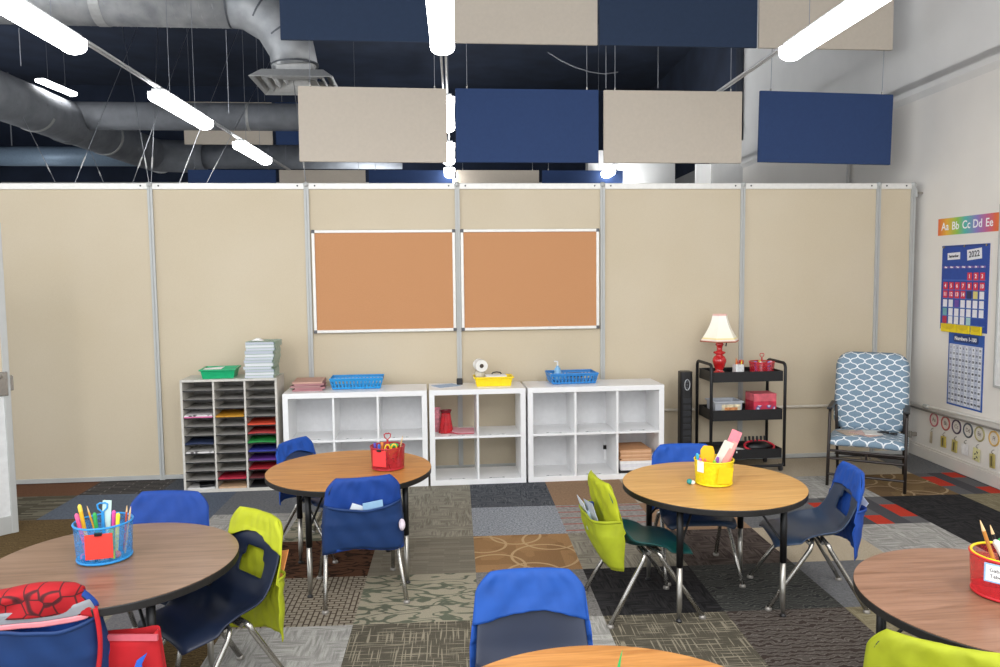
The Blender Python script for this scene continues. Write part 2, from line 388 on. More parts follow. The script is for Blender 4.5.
# ---------------------------------------------------------------- right wall
WD = Vector((-.0579, -.99832, 0)); WA = Vector((5.39, .014, 0)); WRZ = math.atan2(WD.y, WD.x)
wr = empty('wall_right', WA, WRZ); struct(wr)          # local x runs towards the camera, -y faces the room
MB().box((1.5, .1, 2.8), (12.2, .2, 5.6)).build('wall_face', wall_w, wr)
MB().box((1.5, .03, 4.4), (12.2, .13, 2.2)).build('upper_wall', mat('upper_wall_paint', 'dcdad6', .85, var=.02, scale=2), wr)
MB().prism([(0, 3.2), (-.035, 3.25), (-.035, 3.36), (0, 3.42)], -4.6, 7.6, Matrix(((0, 0, 1, 0), (1, 0, 0, 0), (0, 1, 0, 0), (0, 0, 0, 1)))).build('ledge', mat('upper_wall_paint', ''), wr)
MB().box((-7.7, .1, 1.75), (6.2, .2, 3.5)).build('far_grey_face', hall_grey, wr)
MB().box((-7.7, .1, 4.6), (6.2, .2, 2.2)).build('far_dark_face', ceil_m, wr)
bb = empty('baseboard_right', WA, WRZ); struct(bb)
MB().box((2.9, -.011, .05), (8.0, .022, .10)).build('board', base_m, bb, bevel=.004)
MB().box((2.9, -.006, .108), (8.0, .012, .02)).build('cap_moulding', base_m, bb, bevel=.005)
t2 = empty('trim_2', WA, WRZ); struct(t2)
MB().tube([(-.02, -.03, .475), (.25, -.03, .478), (1.2, -.03, .512), (3.5, -.03, .58)], .0115, 8).build('upper_pipe', alu_w, t2, smooth=True)
MB().tube([(-.02, -.02, .435), (.25, -.02, .437), (1.2, -.02, .452), (3.5, -.02, .49)], .009, 8).build('lower_pipe', mat('grey_pipe', '8f8b85', .4, .3), t2, smooth=True)
m = MB(); m.tube([(.2, -.03, .476), (.25, -.03, .478)], .02, 10); m.build('coupling', alu, t2)
# conduit standing on the wall beyond the partition
struct(MB().tube([(-1.285, -.035, 2.3), (-1.285, -.035, 3.2)], .02, 8).build('trim_3', mat('conduit_paint', 'b3b0ac', .6), None, loc=WA, rot=(0, 0, WRZ)))
# bracket where the partition meets the wall
t = thing('wall_bracket', 'small metal bracket joining the partition top to the white wall', 'bracket', (5.325, -.005, 2.36))
MB().box((0, 0, 0), (.02, .03, .07)).build('plate', alu, t, bevel=.003); MB().box((.04, 0, .0), (.08, .025, .02)).build('arm', chrome, t, bevel=.003)
t = thing('wall_bracket', 'small metal bracket low beside the white baseboard', 'bracket', (5.33, -.02, .19))
MB().box((0, 0, 0), (.02, .03, .06)).build('plate', chrome, t, bevel=.003); MB().box((.035, 0, .0), (.07, .03, .035)).build('arm', chrome, t, bevel=.003)

# ---------------------------------------------------------------- hall beyond
struct(MB().box((-1, 10.7, 1.85), (14, .2, 3.7)).build('wall_far', hall_grey))
struct(MB().box((-1, 10.7, 4.7), (14, .2, 2.0)).build('wall_far_upper', ceil_m))
struct(MB().box((-1.0, 1.9, 5.75), (14, 18, .1)).build('ceiling', ceil_m))
struct(MB().box((-7.9, 5.6, 2.85), (.2, 10.4, 5.7)).build('wall_left', ceil_m))
YH = 6.2; h0 = aty(588, 170, YH); h1 = aty(752, 151, YH)
struct(MB().box(((h0.x+5.15)/2, YH+.1, h1.z/2), (5.15-h0.x, .2, h1.z)).build('wall_hall', hall_grey))
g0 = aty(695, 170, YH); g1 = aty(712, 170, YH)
struct(MB().box(((g0.x+g1.x)/2, YH-.03, h1.z/2-.1), (g1.x-g0.x, .06, h1.z-.25)).build('trim_4', mat('glowing_white_paint', 'f4f3f0', .7, emit=.3)))  # faint glow put into the white so the column looks brightly lit
wn_ = (-WD.y, WD.x, 0)
q2 = (_pl(744, 170, WA, wn_)-WA).dot(WD)
struct(MB().tube([(q2, -.08, 3.6), (q2, -.08, 5.6)], .06, 10).build('trim_5', mat('dark_pipe', '2a303c', .6), None, loc=WA, rot=(0, 0, WRZ)))

# ---------------------------------------------------------------- door standing open at the left
dr = empty('door_1', (-1.777, -1.24, 0), math.radians(43)); struct(dr)     # door runs to local -x
DW, DH = .93, 2.05
m = MB()
for z, h in ((.06, .12), (DH-.03, .06), (1.03, .06)): m.box((-DW/2, 0, z), (DW, .045, h))
for x in (-.02, -DW+.02): m.box((x, 0, DH/2), (.04, .05, DH))
m.build('frame', alu, dr, bevel=.004)
MB().box((-DW/2, 0, 1.53), (DW-.08, .03, .97)).build('upper_panel', part_fab, dr)
MB().box((-DW/2, 0, .56), (DW-.08, .03, .9)).build('lower_panel', mat('door_white_panel', 'd8d9d8', .5), dr)
m = MB()
for s in (-1, 1):
    m.tube([(-.06, s*.02, 1.05), (-.06, s*.06, 1.05), (-.075, s*.068, 1.05), (-.19, s*.068, 1.05)], .009, 8)
m.build('handle', chrome, dr, smooth=True)
MB().box((-.05, 0, 1.0), (.07, .062, .16)).build('lock_plate', chrome, dr, bevel=.004)
MB().box((.012, 0, 1.0), (.02, .03, .1)).build('latch', chrome, dr, bevel=.003)
# ---------------------------------------------------------------- hanging acoustic panels
beige_b = mat('baffle_beige', 'c2b7a8', .95, var=.012, scale=40)
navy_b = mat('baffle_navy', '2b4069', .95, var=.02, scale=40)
wire_m = mat('steel_wire', '8d9096', .4, .6)
def baffle(x, y, z0, colr, label, group, w=1.236, h=.62, ry=0, up=.39, down=True):
    t = thing('acoustic_panel', label, 'acoustic panel', (x, y, z0), 0, group); t.rotation_euler = (0, ry, 0)
    MB().box((0, 0, h/2), (w, .028, h)).build('panel', navy_b if colr == 'n' else beige_b, t, bevel=.003)
    for sx in (-1, 1):
        m = MB(); m.tube([(sx*(w/2-.1), 0, h), (sx*(w/2-.1), 0, h+up)], .0028, 6); m.build('suspension_wire', wire_m, t)
        m = MB(); m.tube([(sx*(w/2-.1), -.0, h-.012), (sx*(w/2-.1), 0, h+.022)], .008, 8); m.build('wire_clip', chrome, t)
    return t
G1 = 'acoustic panels hanging in rows above the partition'
yB = .13
for x, c, l, ry in ((.552, 'b', 'beige hanging panel just above the partition, left of the middle light row', .006), (1.866, 'n', 'navy hanging panel above the right cork board', 0), (3.149, 'b', 'beige hanging panel above the partition behind the lamp', .0), (4.539, 'n', 'navy hanging panel nearest the white right wall', .018)):
    baffle(x, yB, 2.637, c, l, G1, ry=ry)
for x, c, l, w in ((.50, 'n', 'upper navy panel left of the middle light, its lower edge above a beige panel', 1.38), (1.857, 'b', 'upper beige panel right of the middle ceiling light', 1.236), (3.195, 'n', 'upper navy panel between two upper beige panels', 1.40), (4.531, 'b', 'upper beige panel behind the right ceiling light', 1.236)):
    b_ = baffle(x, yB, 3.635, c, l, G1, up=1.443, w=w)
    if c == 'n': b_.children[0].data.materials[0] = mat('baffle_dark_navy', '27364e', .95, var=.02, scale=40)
yR = 5.45
RX0 = aty(183, 145, yR).x; PIT = (aty(537, 175, yR).x-aty(274, 175, yR).x)/3
for i, (c, l) in enumerate((('n', 'far navy panel low behind the partition, under the small left lights'), ('b', 'far beige panel peeping over the partition left of the cork boards'), ('n', 'far navy panel peeping over the partition above the left cork board'), ('b', 'far beige panel peeping over the partition above the right cork board'), ('n', 'far navy panel peeping over the partition, rightmost of the far row'))):
    baffle(RX0+PIT*(i+.5)+.03, yR, 2.637+.02, c, l, 'far acoustic panels', w=PIT-.05, up=.36)
for i, (c, l) in enumerate((('b', 'far beige panel hanging below the round duct, left of the front panels'), ('n', 'far navy panel half hidden by the duct and the beige front panel'))):
    baffle(RX0+PIT*(i+.5), yR, 3.648, c, l, 'far acoustic panels', w=PIT-.05, up=1.43)
# ---------------------------------------------------------------- linear lights in three rows
light_m = mat('light_diffuser', 'ffffff', .5, var=0, emit=13.0)
hous = mat('light_housing', 'cfd1d2', .4, .2)
LZ = 3.2; LL = 1.24
def fixture(x, y, label):
    t = thing('linear_light', label, 'ceiling light', (x, y, LZ), PHI, 'linear lights')
    w = .078
    prof = [(-w, .045), (-w, .0)] + [(w*math.cos(a), -.045*math.sin(a)*1.0) for a in [PI-(PI*k/10) for k in range(1, 10)]] + [(w, .0), (w, .045)]
    prof = [(a, -abs(b) if -w < a < w else b) for a, b in prof]
    Mx = Matrix.Rotation(PI/2, 4, 'X')
    MB().prism([(a, b) for a, b in prof], -LL/2+.03, LL/2-.03, Mx).build('diffuser', light_m, t)
    MB().box((0, 0, .062), (.11, LL-.02, .03)).build('housing', hous, t, bevel=.006)
    for s in (-1, 1):
        m = MB(); m.prism([(a*1.04, b*1.05) for a, b in prof], -.015, .015, Matrix.Translation((0, s*(LL/2-.015), 0)) @ Mx); m.build('end_cap', hous if 0 else light_m, t)
        m = MB(); m.tube([(0, s*.33, .07), (0, s*.33, 2.495)], .0025, 6); m.build('suspension_wire', wire_m, t)
    return t
def rowx(x0, y): return x0 - (y+1.0)*math.sin(PHI)
rows = {'left': (-1.30, [(-1.74, 'long lit ceiling light nearest the camera in the left row'), (.93, 'second lit ceiling light of the left row, above the partition'), (3.42, 'third and smallest lit ceiling light of the left row')]),
        'middle': (1.12, [(-1.86, 'lit ceiling light seen end-on at the top centre'), (1.0, 'lit ceiling light seen through the gap beside the beige panel'), (3.4, 'lit ceiling light low in the gap of the middle row'), (5.6, 'farthest lit light of the middle row just over the partition')]),
        'right': (3.56, [(-1.85, 'lit ceiling light in the right row in front of the upper beige panel'), (5.75, 'tiny lit ceiling light below the beige panel in the right row')])}
for rn, (x0, fx) in rows.items():
    for y, l in fx: fixture(rowx(x0, y), y, l)
    ya, yb = (-6, 6.3)
    m = MB(); 
    for s in (-.017, .017): m.tube([(rowx(x0, ya)+s, ya, LZ+.085), (rowx(x0, yb)+s, yb, LZ+.085)], .009, 6)
    tag(m.build('light_rail', hous), {'left': 'thin metal rail linking the left row of ceiling lights', 'middle': 'thin metal rail linking the middle row of ceiling lights', 'right': 'thin metal rail linking the right row of ceiling lights'}[rn], 'light rail', 'light rails')
p = atz(57, 88, 3.5)
t = fixture(p.x, p.y, 'small bluish lit light above the diagonal duct at the far left'); t.rotation_euler[2] = -.1; t.location = (aty(57, 88, 4.6)); t.scale = (.8, .62, .55)

# ---------------------------------------------------------------- ducts
k = NB('galvanised_duct'); v = k.coord('Object')
nz = k.n('ShaderNodeTexNoise', Scale=5.0, Detail=4.0); k.l(v, nz.inputs['Vector'])
k.l(k.ramp(nz.outputs['Fac'], [(.3, '8d9093'), (.7, 'b4b5b6')]), k.b.inputs['Base Color']); k.b.inputs['Metallic'].default_value = .35; k.b.inputs['Roughness'].default_value = .5
duct_m = k.m
collar_m = mat('duct_collar', 'b8b8b6', .5, .3)
dark_duct = mat('dull_duct', '83868b', .65, .1, var=.08, scale=5)
def spiral(m, a, b, r, n):
    """standing seams round a straight duct run"""
    a = Vector(a); b = Vector(b); d = (b-a).normalized(); x = d.cross(Vector((0, 0, 1))).normalized(); y = d.cross(x); L = (b-a).length
    pts = []
    for i in range(n*14+1):
        s = i/(n*14); th = 2*PI*n*s
        pts.append(a + d*(L*s) + (x*math.cos(th)+y*math.sin(th))*r)
    m.tube(pts, .004, 4)
YD = 1.6
cA = aty(285, 60, YD); zc = 4.36; RD = .235
ex = aty(295, 66, YD).x; zb = aty(295, 66, YD).z; zc += .05
du = thing('elbow_duct', 'round spiral duct along the top bending down to a square air diffuser', 'duct', (ex, YD, zb))
m = MB(); L_ = 5.2
e0 = -.62
m.tube([(-L_, 0, zc-zb), (e0, 0, zc-zb)], RD, 28); spiral(m, (-L_, 0, zc-zb), (e0, 0, zc-zb), RD, 36)
m.build('straight_run', duct_m, du, smooth=True)
# gored elbow
Re = .62; cen = Vector((e0, 0, zc-zb-Re)); prev = None
ga = [0, 18, 45, 72, 90]
pts = [cen+Vector((Re*math.sin(math.radians(g)), 0, Re*math.cos(math.radians(g)))) for g in ga]
MB().tube(pts, RD*.985, 28).build('elbow', duct_m, du, smooth=True)
for g in (0, 31, 58, 88):
    c = cen+Vector((Re*math.sin(math.radians(g)), 0, Re*math.cos(math.radians(g)))); d = Vector((math.cos(math.radians(g)), 0, -math.sin(math.radians(g))))
    MB().tube([c-d*.008, c+d*.008], RD*1.015, 28).build('seam_ring', mat('duct_seam', '5b5e63', .5, .4), du)
MB().tube([(0, 0, zc-zb-Re+.02), (0, 0, .0)], RD*.9, 28).build('drop_collar', collar_m, du, smooth=True)
MB().tube([(-1.9, 0, zc-zb), (-1.8, 0, zc-zb)], RD+.006, 28).build('strap', collar_m, du)
ad = thing('air_diffuser', 'square louvred air diffuser under the elbow duct', 'air vent', (ex+.02, YD, zb-.2))
for i, (w, z) in enumerate(((.40, .0), (.30, .01), (.21, .02), (.12, .03))):
    m = MB(); w2 = w*.74
    for k_ in range(4):
        a0, a1 = PI/4+k_*PI/2, PI/4+(k_+1)*PI/2; s2 = math.sqrt(2)
        q = lambda r, a, zz: (r*s2*math.cos(a), r*s2*math.sin(a), zz)
        m.quad([q(w, a0, z), q(w, a1, z), q(w2, a1, z+.09), q(w2, a0, z+.09)])
    m.build('louvre', collar_m, ad, solid=.006)
MB().box((0, 0, .14), (.36, .36, .1)).build('neck', collar_m, ad, bevel=.02)
# duct receding over the partition at the left, elbowing to the right
ZA = 3.95; a0 = atz(-60, 72, ZA); a1 = atz(0, 96, ZA); a2 = atz(66, 122, ZA); a3 = atz(148, 153, ZA); a3b = atz(163, 158, ZA)
dd = (a3-a1).normalized()
t = thing('receding_duct', 'large round spiral duct running away at the upper left', 'duct', a1); o = Vector(a1)
m = MB(); m.tube([a1-dd*3-o, a3-o], .295, 28); spiral(m, a1-dd*3-o, a3-o, .295, 34); m.build('straight_run', dark_duct, t, smooth=True)
pe = a3+Vector((.38, .35, 0))
m = MB(); m.tube([a3-o, a3+dd*.18-o, a3+dd*.33+Vector((.12, 0, 0))-o, pe-o+Vector((.1, .06, 0)), pe-o+Vector((.5, .06, 0))], .295, 28); m.build('elbow', dark_duct, t, smooth=True)
m = MB(); m.tube([pe-o+Vector((.5, .06, 0)), pe-o+Vector((4.2, .06, 0))], .225, 28); m.build('cross_run', dark_duct, t, smooth=True)
for q in (atz(33, 109, ZA), atz(104, 136, ZA), atz(160, 157, ZA)):
    MB().tube([q-dd*.03-o, q+dd*.03-o], .304, 28).build('strap', collar_m, t)
MB().tube([a2-o-dd*.1, a2-o+dd*.1], .308, 28).build('branch_saddle', mat('duct_saddle', '74777b', .6, .1), t)
p0 = a2+Vector((0, .05, .1)); p1 = Vector(aty(330, 111, p0.y)); p1.z = p0.z
pb = p0-o
MB().tube([pb, pb+Vector((p1.x-p0.x+1.2, 0, 0))], .20, 24).build('branch_run', dark_duct, t, smooth=True)
q = aty(249, 110, p0.y); MB().tube([pb+Vector((q.x-p0.x-.02, 0, 0)), pb+Vector((q.x-p0.x+.02, 0, 0))], .206, 24).build('strap', collar_m, t)
p0 = aty(-60, 156, 9.6); p1 = aty(140, 157, 9.6)
t = thing('far_duct', 'far pale round duct low behind the partition at the left', 'duct', p0)
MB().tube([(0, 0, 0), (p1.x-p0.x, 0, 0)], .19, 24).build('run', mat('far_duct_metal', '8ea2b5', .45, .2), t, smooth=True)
q = aty(12, 148, 9.6); MB().tube([(q.x-p0.x, 0, .1), (q.x-p0.x, 0, 1.6)], .012, 8).build('hanger_rod', wire_m, t)

# ---------------------------------------------------------------- bracing cables to the partition top
cab = [((56, 181), (25, 121), 'bracing cable at the far left leaning left'), ((74, 181), (138, 26), 'bracing cable rising right from the left partition panel'),
       ((104, 181), (93, 157), 'short bracing cable behind the left panel near the first post'), ((149, 180), (122, 26), 'bracing cable rising left from the first partition post'),
       ((151, 180), (158, 26), 'bracing cable rising straight from the first partition post'), ((132, 181), (190, 26), 'bracing cable crossing behind the first post'),
       ((179, 181), (240, 26), 'bracing cable rising right beyond the first post'), ((206, 181), (250, 100), 'bracing cable above the mail sorter leaning right'), ((306, 181), (284, 2), 'bracing cable rising from the second post past the diffuser')]
for (a, b, l) in cab:
    A = aty(a[0], a[1], .06); A.z = 2.447; B = aty(b[0], b[1], 3.6); B = A+(B-A)*((5.69-A.z)/(B.z-A.z))
    m = MB(); m.tube([(0, 0, 0), B-A], .003, 6); d = (B-A)
    o = m.build('bracing_cable', wire_m, None, loc=A); tag(o, l, 'cable', 'bracing cables')
    m = MB(); m.tube([d*.05, d*.085], .006, 6); m.build('turnbuckle', alu, o)
# thin hanger wires among the panels
for (x, y0, y1, yy, l) in ((606, 2, 88, .3, 'thin wire hanging beside the upper navy panel'), (658, 44, 88, .5, 'thin wire behind the beige panel on the right'), (21, 28, 66, .9, 'thin wire hanging at the far left under the light'), (229, 30, 113, .9, 'thin wire hanging under the elbow duct')):
    A = aty(x, y1, yy); B = aty(x, y0, yy); m = MB(); m.tube([(0, 0, 0), (0, 0, (B-A).z+(1 if y0 < 10 else 0))], .004, 6)
    tag(m.build('hanger_wire', wire_m, None, loc=A), l, 'wire', 'hanger wires')
A = aty(548, 52, .6); m = MB(); m.tube([aty(x, y, .6)-A for x, y in ((548, 52), (560, 60), (575, 67), (590, 72), (604, 74), (618, 72))], .005, 6)
tag(m.build('loose_cable', wire_m, None, loc=A, smooth=True), 'loose curved cable drooping above the right cork board panel', 'cable')
# ---------------------------------------------------------------- white cube shelves
SG = .105; SD = .39; SH = .77
def cube_shelf(x0, cols, back, label, loc_y=None):
    w = 1.12 if cols == 3 else .77
    t = thing('cube_shelf', label, 'shelf', (x0+w/2, -SG-SD/2, 0), 0, 'white cube shelves')
    th = .042; 
    m = MB(); m.box((0, 0, SH-th/2), (w, SD, th)); m.box((0, 0, th/2), (w, SD, th))
    for s in (-1, 1): m.box((s*(w/2-th/2), 0, SH/2), (th, SD, SH-2*th))
    m.build('carcass', white_lam, t, bevel=.002)
    MB().box((0, 0, SH/2), (w-2*th, SD-.006, .018)).build('middle_shelf', white_lam, t, bevel=.0015)
    inner = w-2*th
    for i in range(1, cols):
        x = -w/2+th+inner*i/cols
        for z0, z1 in ((th, SH/2-.009), (SH/2+.009, SH-th)):
            MB().box((x, 0, (z0+z1)/2), (.016, SD-.008, z1-z0)).build('divider', white_lam, t)
    if back: MB().box((0, SD/2-.006, SH/2), (w-.05, .006, SH-.05)).build('back_panel', mat('white_back', 'dededf', .5, var=.015), t)
    for i in range(cols):
        x = -w/2+th+inner*(i+.5)/cols
        for z in (th, SH/2+.009):
            m = MB(); m.box((x-.02*(i % 2), -SD/2+.03, z+.0012), (.13, .022, .002)); 
            lh = m.build('label_strip', mat('clear_strip', 'dcdcdc', .25), t)
            m = MB()
            for s in (-1, 1): m.box((x-.02*(i % 2)+s*.05, -SD/2+.03, z+.003), (.012, .014, .002))
            m.build('strip_mark', mat('grey_mark', '77787a', .5), lh)
    return t
cube_shelf(-.157, 3, True, 'white six-cube shelf behind the left wood table, blue basket on top')
cube_shelf(.98, 2, False, 'white four-cube shelf with an open back and yellow bin on top')
cube_shelf(1.768, 3, True, 'white six-cube shelf at the right with folders in its lower corner')
# outlet seen inside the right shelf
t = thing('wall_outlet', 'white outlet with a black socket inside the lower middle cube of the right shelf', 'outlet', (1.768+.715, -SG-.018, .155))
MB().box((0, 0, 0), (.022, .012, .16)).build('strip', white_lam, t, bevel=.003); MB().box((0, -.008, .03), (.035, .012, .035)).build('socket', black_p, t, bevel=.003)
# things in and on the shelves
def flat(name, c, d, m, label, cat, rz=0, group=None, bevel=.002):
    o = MB().box((0, 0, d[2]/2), d).build(name, m, None, loc=c, rot=(0, 0, rz), bevel=bevel); return tag(o, label, cat, group)
TOP = SH
def basket(c, w, d, h, m, label, rz=0):
    t = thing('plastic_basket', label, 'basket', c, rz)
    fl = 1.12
    def wall(ax0, ay0, ax1, ay1, name):
        # slotted wall from bottom edge to flared rim
        mb = MB(); n = max(6, int(math.hypot(ax1-ax0, ay1-ay0)/.026))
        A = Vector((ax0, ay0, 0)); B = Vector((ax1, ay1, 0))
        def P(s, z):
            q = A.lerp(B, s); f = 1+(fl-1)*z/h; return Vector((q.x*f, q.y*f, z))
        for z0, z1 in ((0.004, .2*h), (.45*h, .52*h), (.78*h, h)):
            mb.grid(lambda u, v: P(u, z0+(z1-z0)*v), 1, 1)
        for i in range(n+1):
            s0 = max(0, i/n-.22/n); s1 = min(1, i/n+.22/n)
            mb.grid(lambda u, v: P(s0+(s1-s0)*u, .2*h+.6*h*v), 1, 1)
        mb.build(name, m, t, solid=.004)
    x, y = w/2/fl, d/2/fl
    wall(-x, -y, x, -y, 'long_side'); wall(-x, y, x, y, 'long_side'); wall(-x, -y, -x, y, 'end_side'); wall(x, -y, x, y, 'end_side')
    MB().box((0, 0, .004), (2*x, 2*y, .006)).build('base', m, t)
    X, Y = w/2, d/2
    MB().tube([(-X, -Y, h), (X, -Y, h), (X, Y, h), (-X, Y, h)], .007, 8, closed=True).build('rim', m, t)
    return t
blue_pl = mat('blue_plastic', '1e8fd0', .35, var=.04)
blue_pl2 = mat('blue_plastic_deep', '2b7fc4', .35, var=.04)
basket((.40, -.24, TOP+.002), .42, .22, .085, blue_pl, 'bright blue slotted basket on the left white shelf', 0)
basket((2.17, -.24, TOP+.002), .40, .23, .085, blue_pl2, 'blue slotted basket holding a pump bottle, on the right white shelf', .04)
b = thing('pump_bottle', 'clear pump bottle with blue label standing in the right blue basket', 'bottle', (2.06, -.2, TOP+.01))
MB().lathe([(.028, 0), (.03, .01), (.03, .09), (.022, .11), (.012, .12), (.012, .13)], 20).build('body', mat('blue_label', '7fb2d8', .3), b, smooth=True)
MB().tube([(0, 0, .13), (0, 0, .165), (-.03, 0, .166)], .007, 8).build('pump', white_lam, b)
w_ = thing('wipe_lid', 'dark round lid among things in the right blue basket', 'lid', (2.2, -.25, TOP+.05))
MB().lathe([(.05, 0), (.05, .025), (.045, .03)], 24, sx=1.3).build('rim', mat('slate_plastic', '3f5063', .5), w_, smooth=True)
# pink folders
fold = [('a8777b', 0, .30), ('b98588', .012, .295), ('a9807f', -.01, .30), ('b07f82', .008, .295), ('c39a8b', .0, .30)]
z = TOP
for i, (c_, dx, w) in enumerate(fold):
    flat('pocket_folder', (.015+dx, -.235+dx*.5, z), (.235, w, .014), mat('folder_pink_%d' % i, c_, .7), 'dusty pink folder, %s of the stack on the left white shelf' % ('bottom', 'second from bottom', 'middle', 'second from top', 'top')[i], 'folder', .03+dx*4, 'pink folders on the shelf'); z += .0148
flat('index_card', (.20, -.20, TOP), (.07, .12, .004), paper_w, 'white slip lying beside the pink folders', 'paper', .2)
# on the middle shelf
flat('blue_sheet', (1.12, -.26, TOP), (.20, .15, .003), mat('pale_blue_paper', '9fb4cf', .7), 'pale blue sheet lying on the open white shelf', 'paper', .5)
bx = flat('black_box', (1.235, -.2, TOP), (.05, .045, .05), black_p, 'small black box in front of the middle partition post', 'box', 0, None, .004)
yel = mat('yellow_plastic', 'f2d414', .35, var=.03)
t = thing('yellow_bin', 'yellow plastic bin with papers on the open white shelf', 'bin', (1.508, -.28, TOP))
m = MB(); m.lathe([(.125, 0), (.14, .055), (.145, .075), (.15, .075), (.15, .082), (.14, .082), (.134, .06), (.12, .006)], 4, sx=1, sy=.72, cap1=False)
bmesh.ops.rotate(m.bm, verts=m.bm.verts, cent=(0, 0, 0), matrix=Matrix.Rotation(0, 3, 'Z'))
for v_ in m.bm.verts:
    pass
m.bm.free()
m = MB(); W_, D_ = .305, .17
def tray(m, w, d, h, th=.004, fl=1.1, rim=.012):
    """open tray with flared walls and a rim"""
    x, y = w/2, d/2; f = 1/fl
    lv = [(f, 0), (1, h), (1+rim/x, h), (1+rim/x, h-.012)]
    rings = []
    for s, zz in [(f-th/x, th), (1-th/x, h)][::-1]: pass
    outer = [[(sx*x*f, sy*y*f, 0) for sx, sy in ((-1, -1), (1, -1), (1, 1), (-1, 1))], [(sx*x, sy*y, h-.012) for sx, sy in ((-1, -1), (1, -1), (1, 1), (-1, 1))],
             [(sx*(x+rim), sy*(y+rim), h-.012) for sx, sy in ((-1, -1), (1, -1), (1, 1), (-1, 1))], [(sx*(x+rim), sy*(y+rim), h) for sx, sy in ((-1, -1), (1, -1), (1, 1), (-1, 1))],
             [(sx*(x-th), sy*(y-th), h) for sx, sy in ((-1, -1), (1, -1), (1, 1), (-1, 1))], [(sx*(x*f-th), sy*(y*f-th), th) for sx, sy in ((-1, -1), (1, -1), (1, 1), (-1, 1))]]
    V = [[m.bm.verts.new(p) for p in r] for r in outer]
    for A, B in zip(V, V[1:]):
        for k_ in range(4): m.bm.faces.new((A[k_], A[(k_+1) % 4], B[(k_+1) % 4], B[k_]))
    m.bm.faces.new(V[0][::-1]); m.bm.faces.new(V[-1]); return m
tray(m, W_, D_, .078).build('tub', yel, t, bevel=.004)
t2_ = tag(MB().box((0, 0, .01), (.17, .12, .02)).build('paper_pad', paper_w, None, loc=(1.53, -.28, TOP+.065), rot=(0, 0, .05), bevel=.004), 'white pad lying in the yellow bin', 'paper pad')
t = thing('scissor_handle', 'dark curved handle lying in the yellow bin', 'handle', (1.535, -.30, TOP+.094), .1)
MB().tube([(-.04, 0, .0), (-.03, 0, .012), (0, 0, .017), (.03, 0, .012), (.04, 0, 0)], .005, 8).build('loop', black_p, t, smooth=True)
rl = thing('paper_towel_roll', 'white paper towel roll lying on top of a jar in the yellow bin', 'paper towel', (1.408, -.21, TOP+.158), .15)
m = MB(); prof = [(.05, -.06), (.05, .06), (.018, .06), (.018, -.06)]
m.lathe(prof, 28, cap0=False, cap1=False)
A_, B_ = None, None
bmesh.ops.rotate(m.bm, verts=m.bm.verts, cent=(0, 0, 0), matrix=Matrix.Rotation(PI/2, 3, 'X'))
m.build('sheets', paper_w, rl, smooth=False)
m = MB(); m.lathe([(.0175, -.055), (.0175, .055)], 20); bmesh.ops.rotate(m.bm, verts=m.bm.verts, cent=(0, 0, 0), matrix=Matrix.Rotation(PI/2, 3, 'X')); m.build('core', mat('dark_core', '4a4038', .8), rl)
j = thing('clear_jar', 'clear jar with brown contents under the paper towel roll', 'jar', (1.405, -.21, TOP+.008))
MB().lathe([(.042, 0), (.045, .01), (.045, .085), (.04, .1)], 24).build('glass', mat('frosted_plastic', 'd9d3c2', .2, alpha=.75), j, smooth=True)
MB().lathe([(.038, .004), (.04, .045)], 20).build('contents', mat('amber_contents', 'b08d3c', .6), j)
# inside the middle shelf
redf = mat('red_shiny_wrap', 'c01824', .25, var=.15, scale=18, coat=.5)
t = thing('red_gift_bag', 'shiny red crumpled bag in the upper left cube of the open shelf', 'bag', (1.115, -.33, SH/2+.009), .2)
rr = random.Random(3)
MB().grid(lambda u, v: Vector(((.055-.022*v)*math.cos(2*PI*u)*(1+.12*math.sin(9*u*PI*2)), (.04-.015*v)*math.sin(2*PI*u)*(1+.1*math.cos(7*u*2*PI)), .165*v)), 40, 8).build('body', redf, t, smooth=True, subsurf=0, solid=.002)
MB().grid(lambda u, v: Vector(((.033+.012*v)*math.cos(2*PI*u)*(1+.15*math.sin(12*u*PI*2)), (.025+.01*v)*math.sin(2*PI*u), .163+.025*v)), 36, 2).build('ruffle', mat('dark_red', '7d1420', .4), t, smooth=True)
t = thing('pink_bag', 'small pink striped bag beside the red bag in the open shelf', 'bag', (1.045, -.27, SH/2+.009))
MB().grid(lambda u, v: Vector(((.03-.006*v)*math.cos(2*PI*u), (.02-.004*v)*math.sin(2*PI*u), .20*v)), 20, 5).build('body', mat('pink_stripe', 'd98a96', .6, var=.2, scale=40), t, smooth=True, solid=.002)
for i, (dx, dz, w, c_, lab) in enumerate(((.0, 0, .19, 'd24a5a', 'lower red sheet'), (.01, .006, .18, 'e2a4ad', 'upper pale pink sheet'))):
    o = MB().grid(lambda u, v: Vector(((u-.5)*w, (v-.5)*.22, .003+dz+.055*max(0, (.35-u))**1.3)), 12, 4).build('curled_sheet', mat('sheet_'+c_, c_, .7), None, loc=(1.245+dx, -.31, SH/2+.0095), rot=(0, 0, -.04), solid=.003)
    tag(o, lab+' curling on the shelf right of the red bag', 'paper', 'papers beside the red bag')
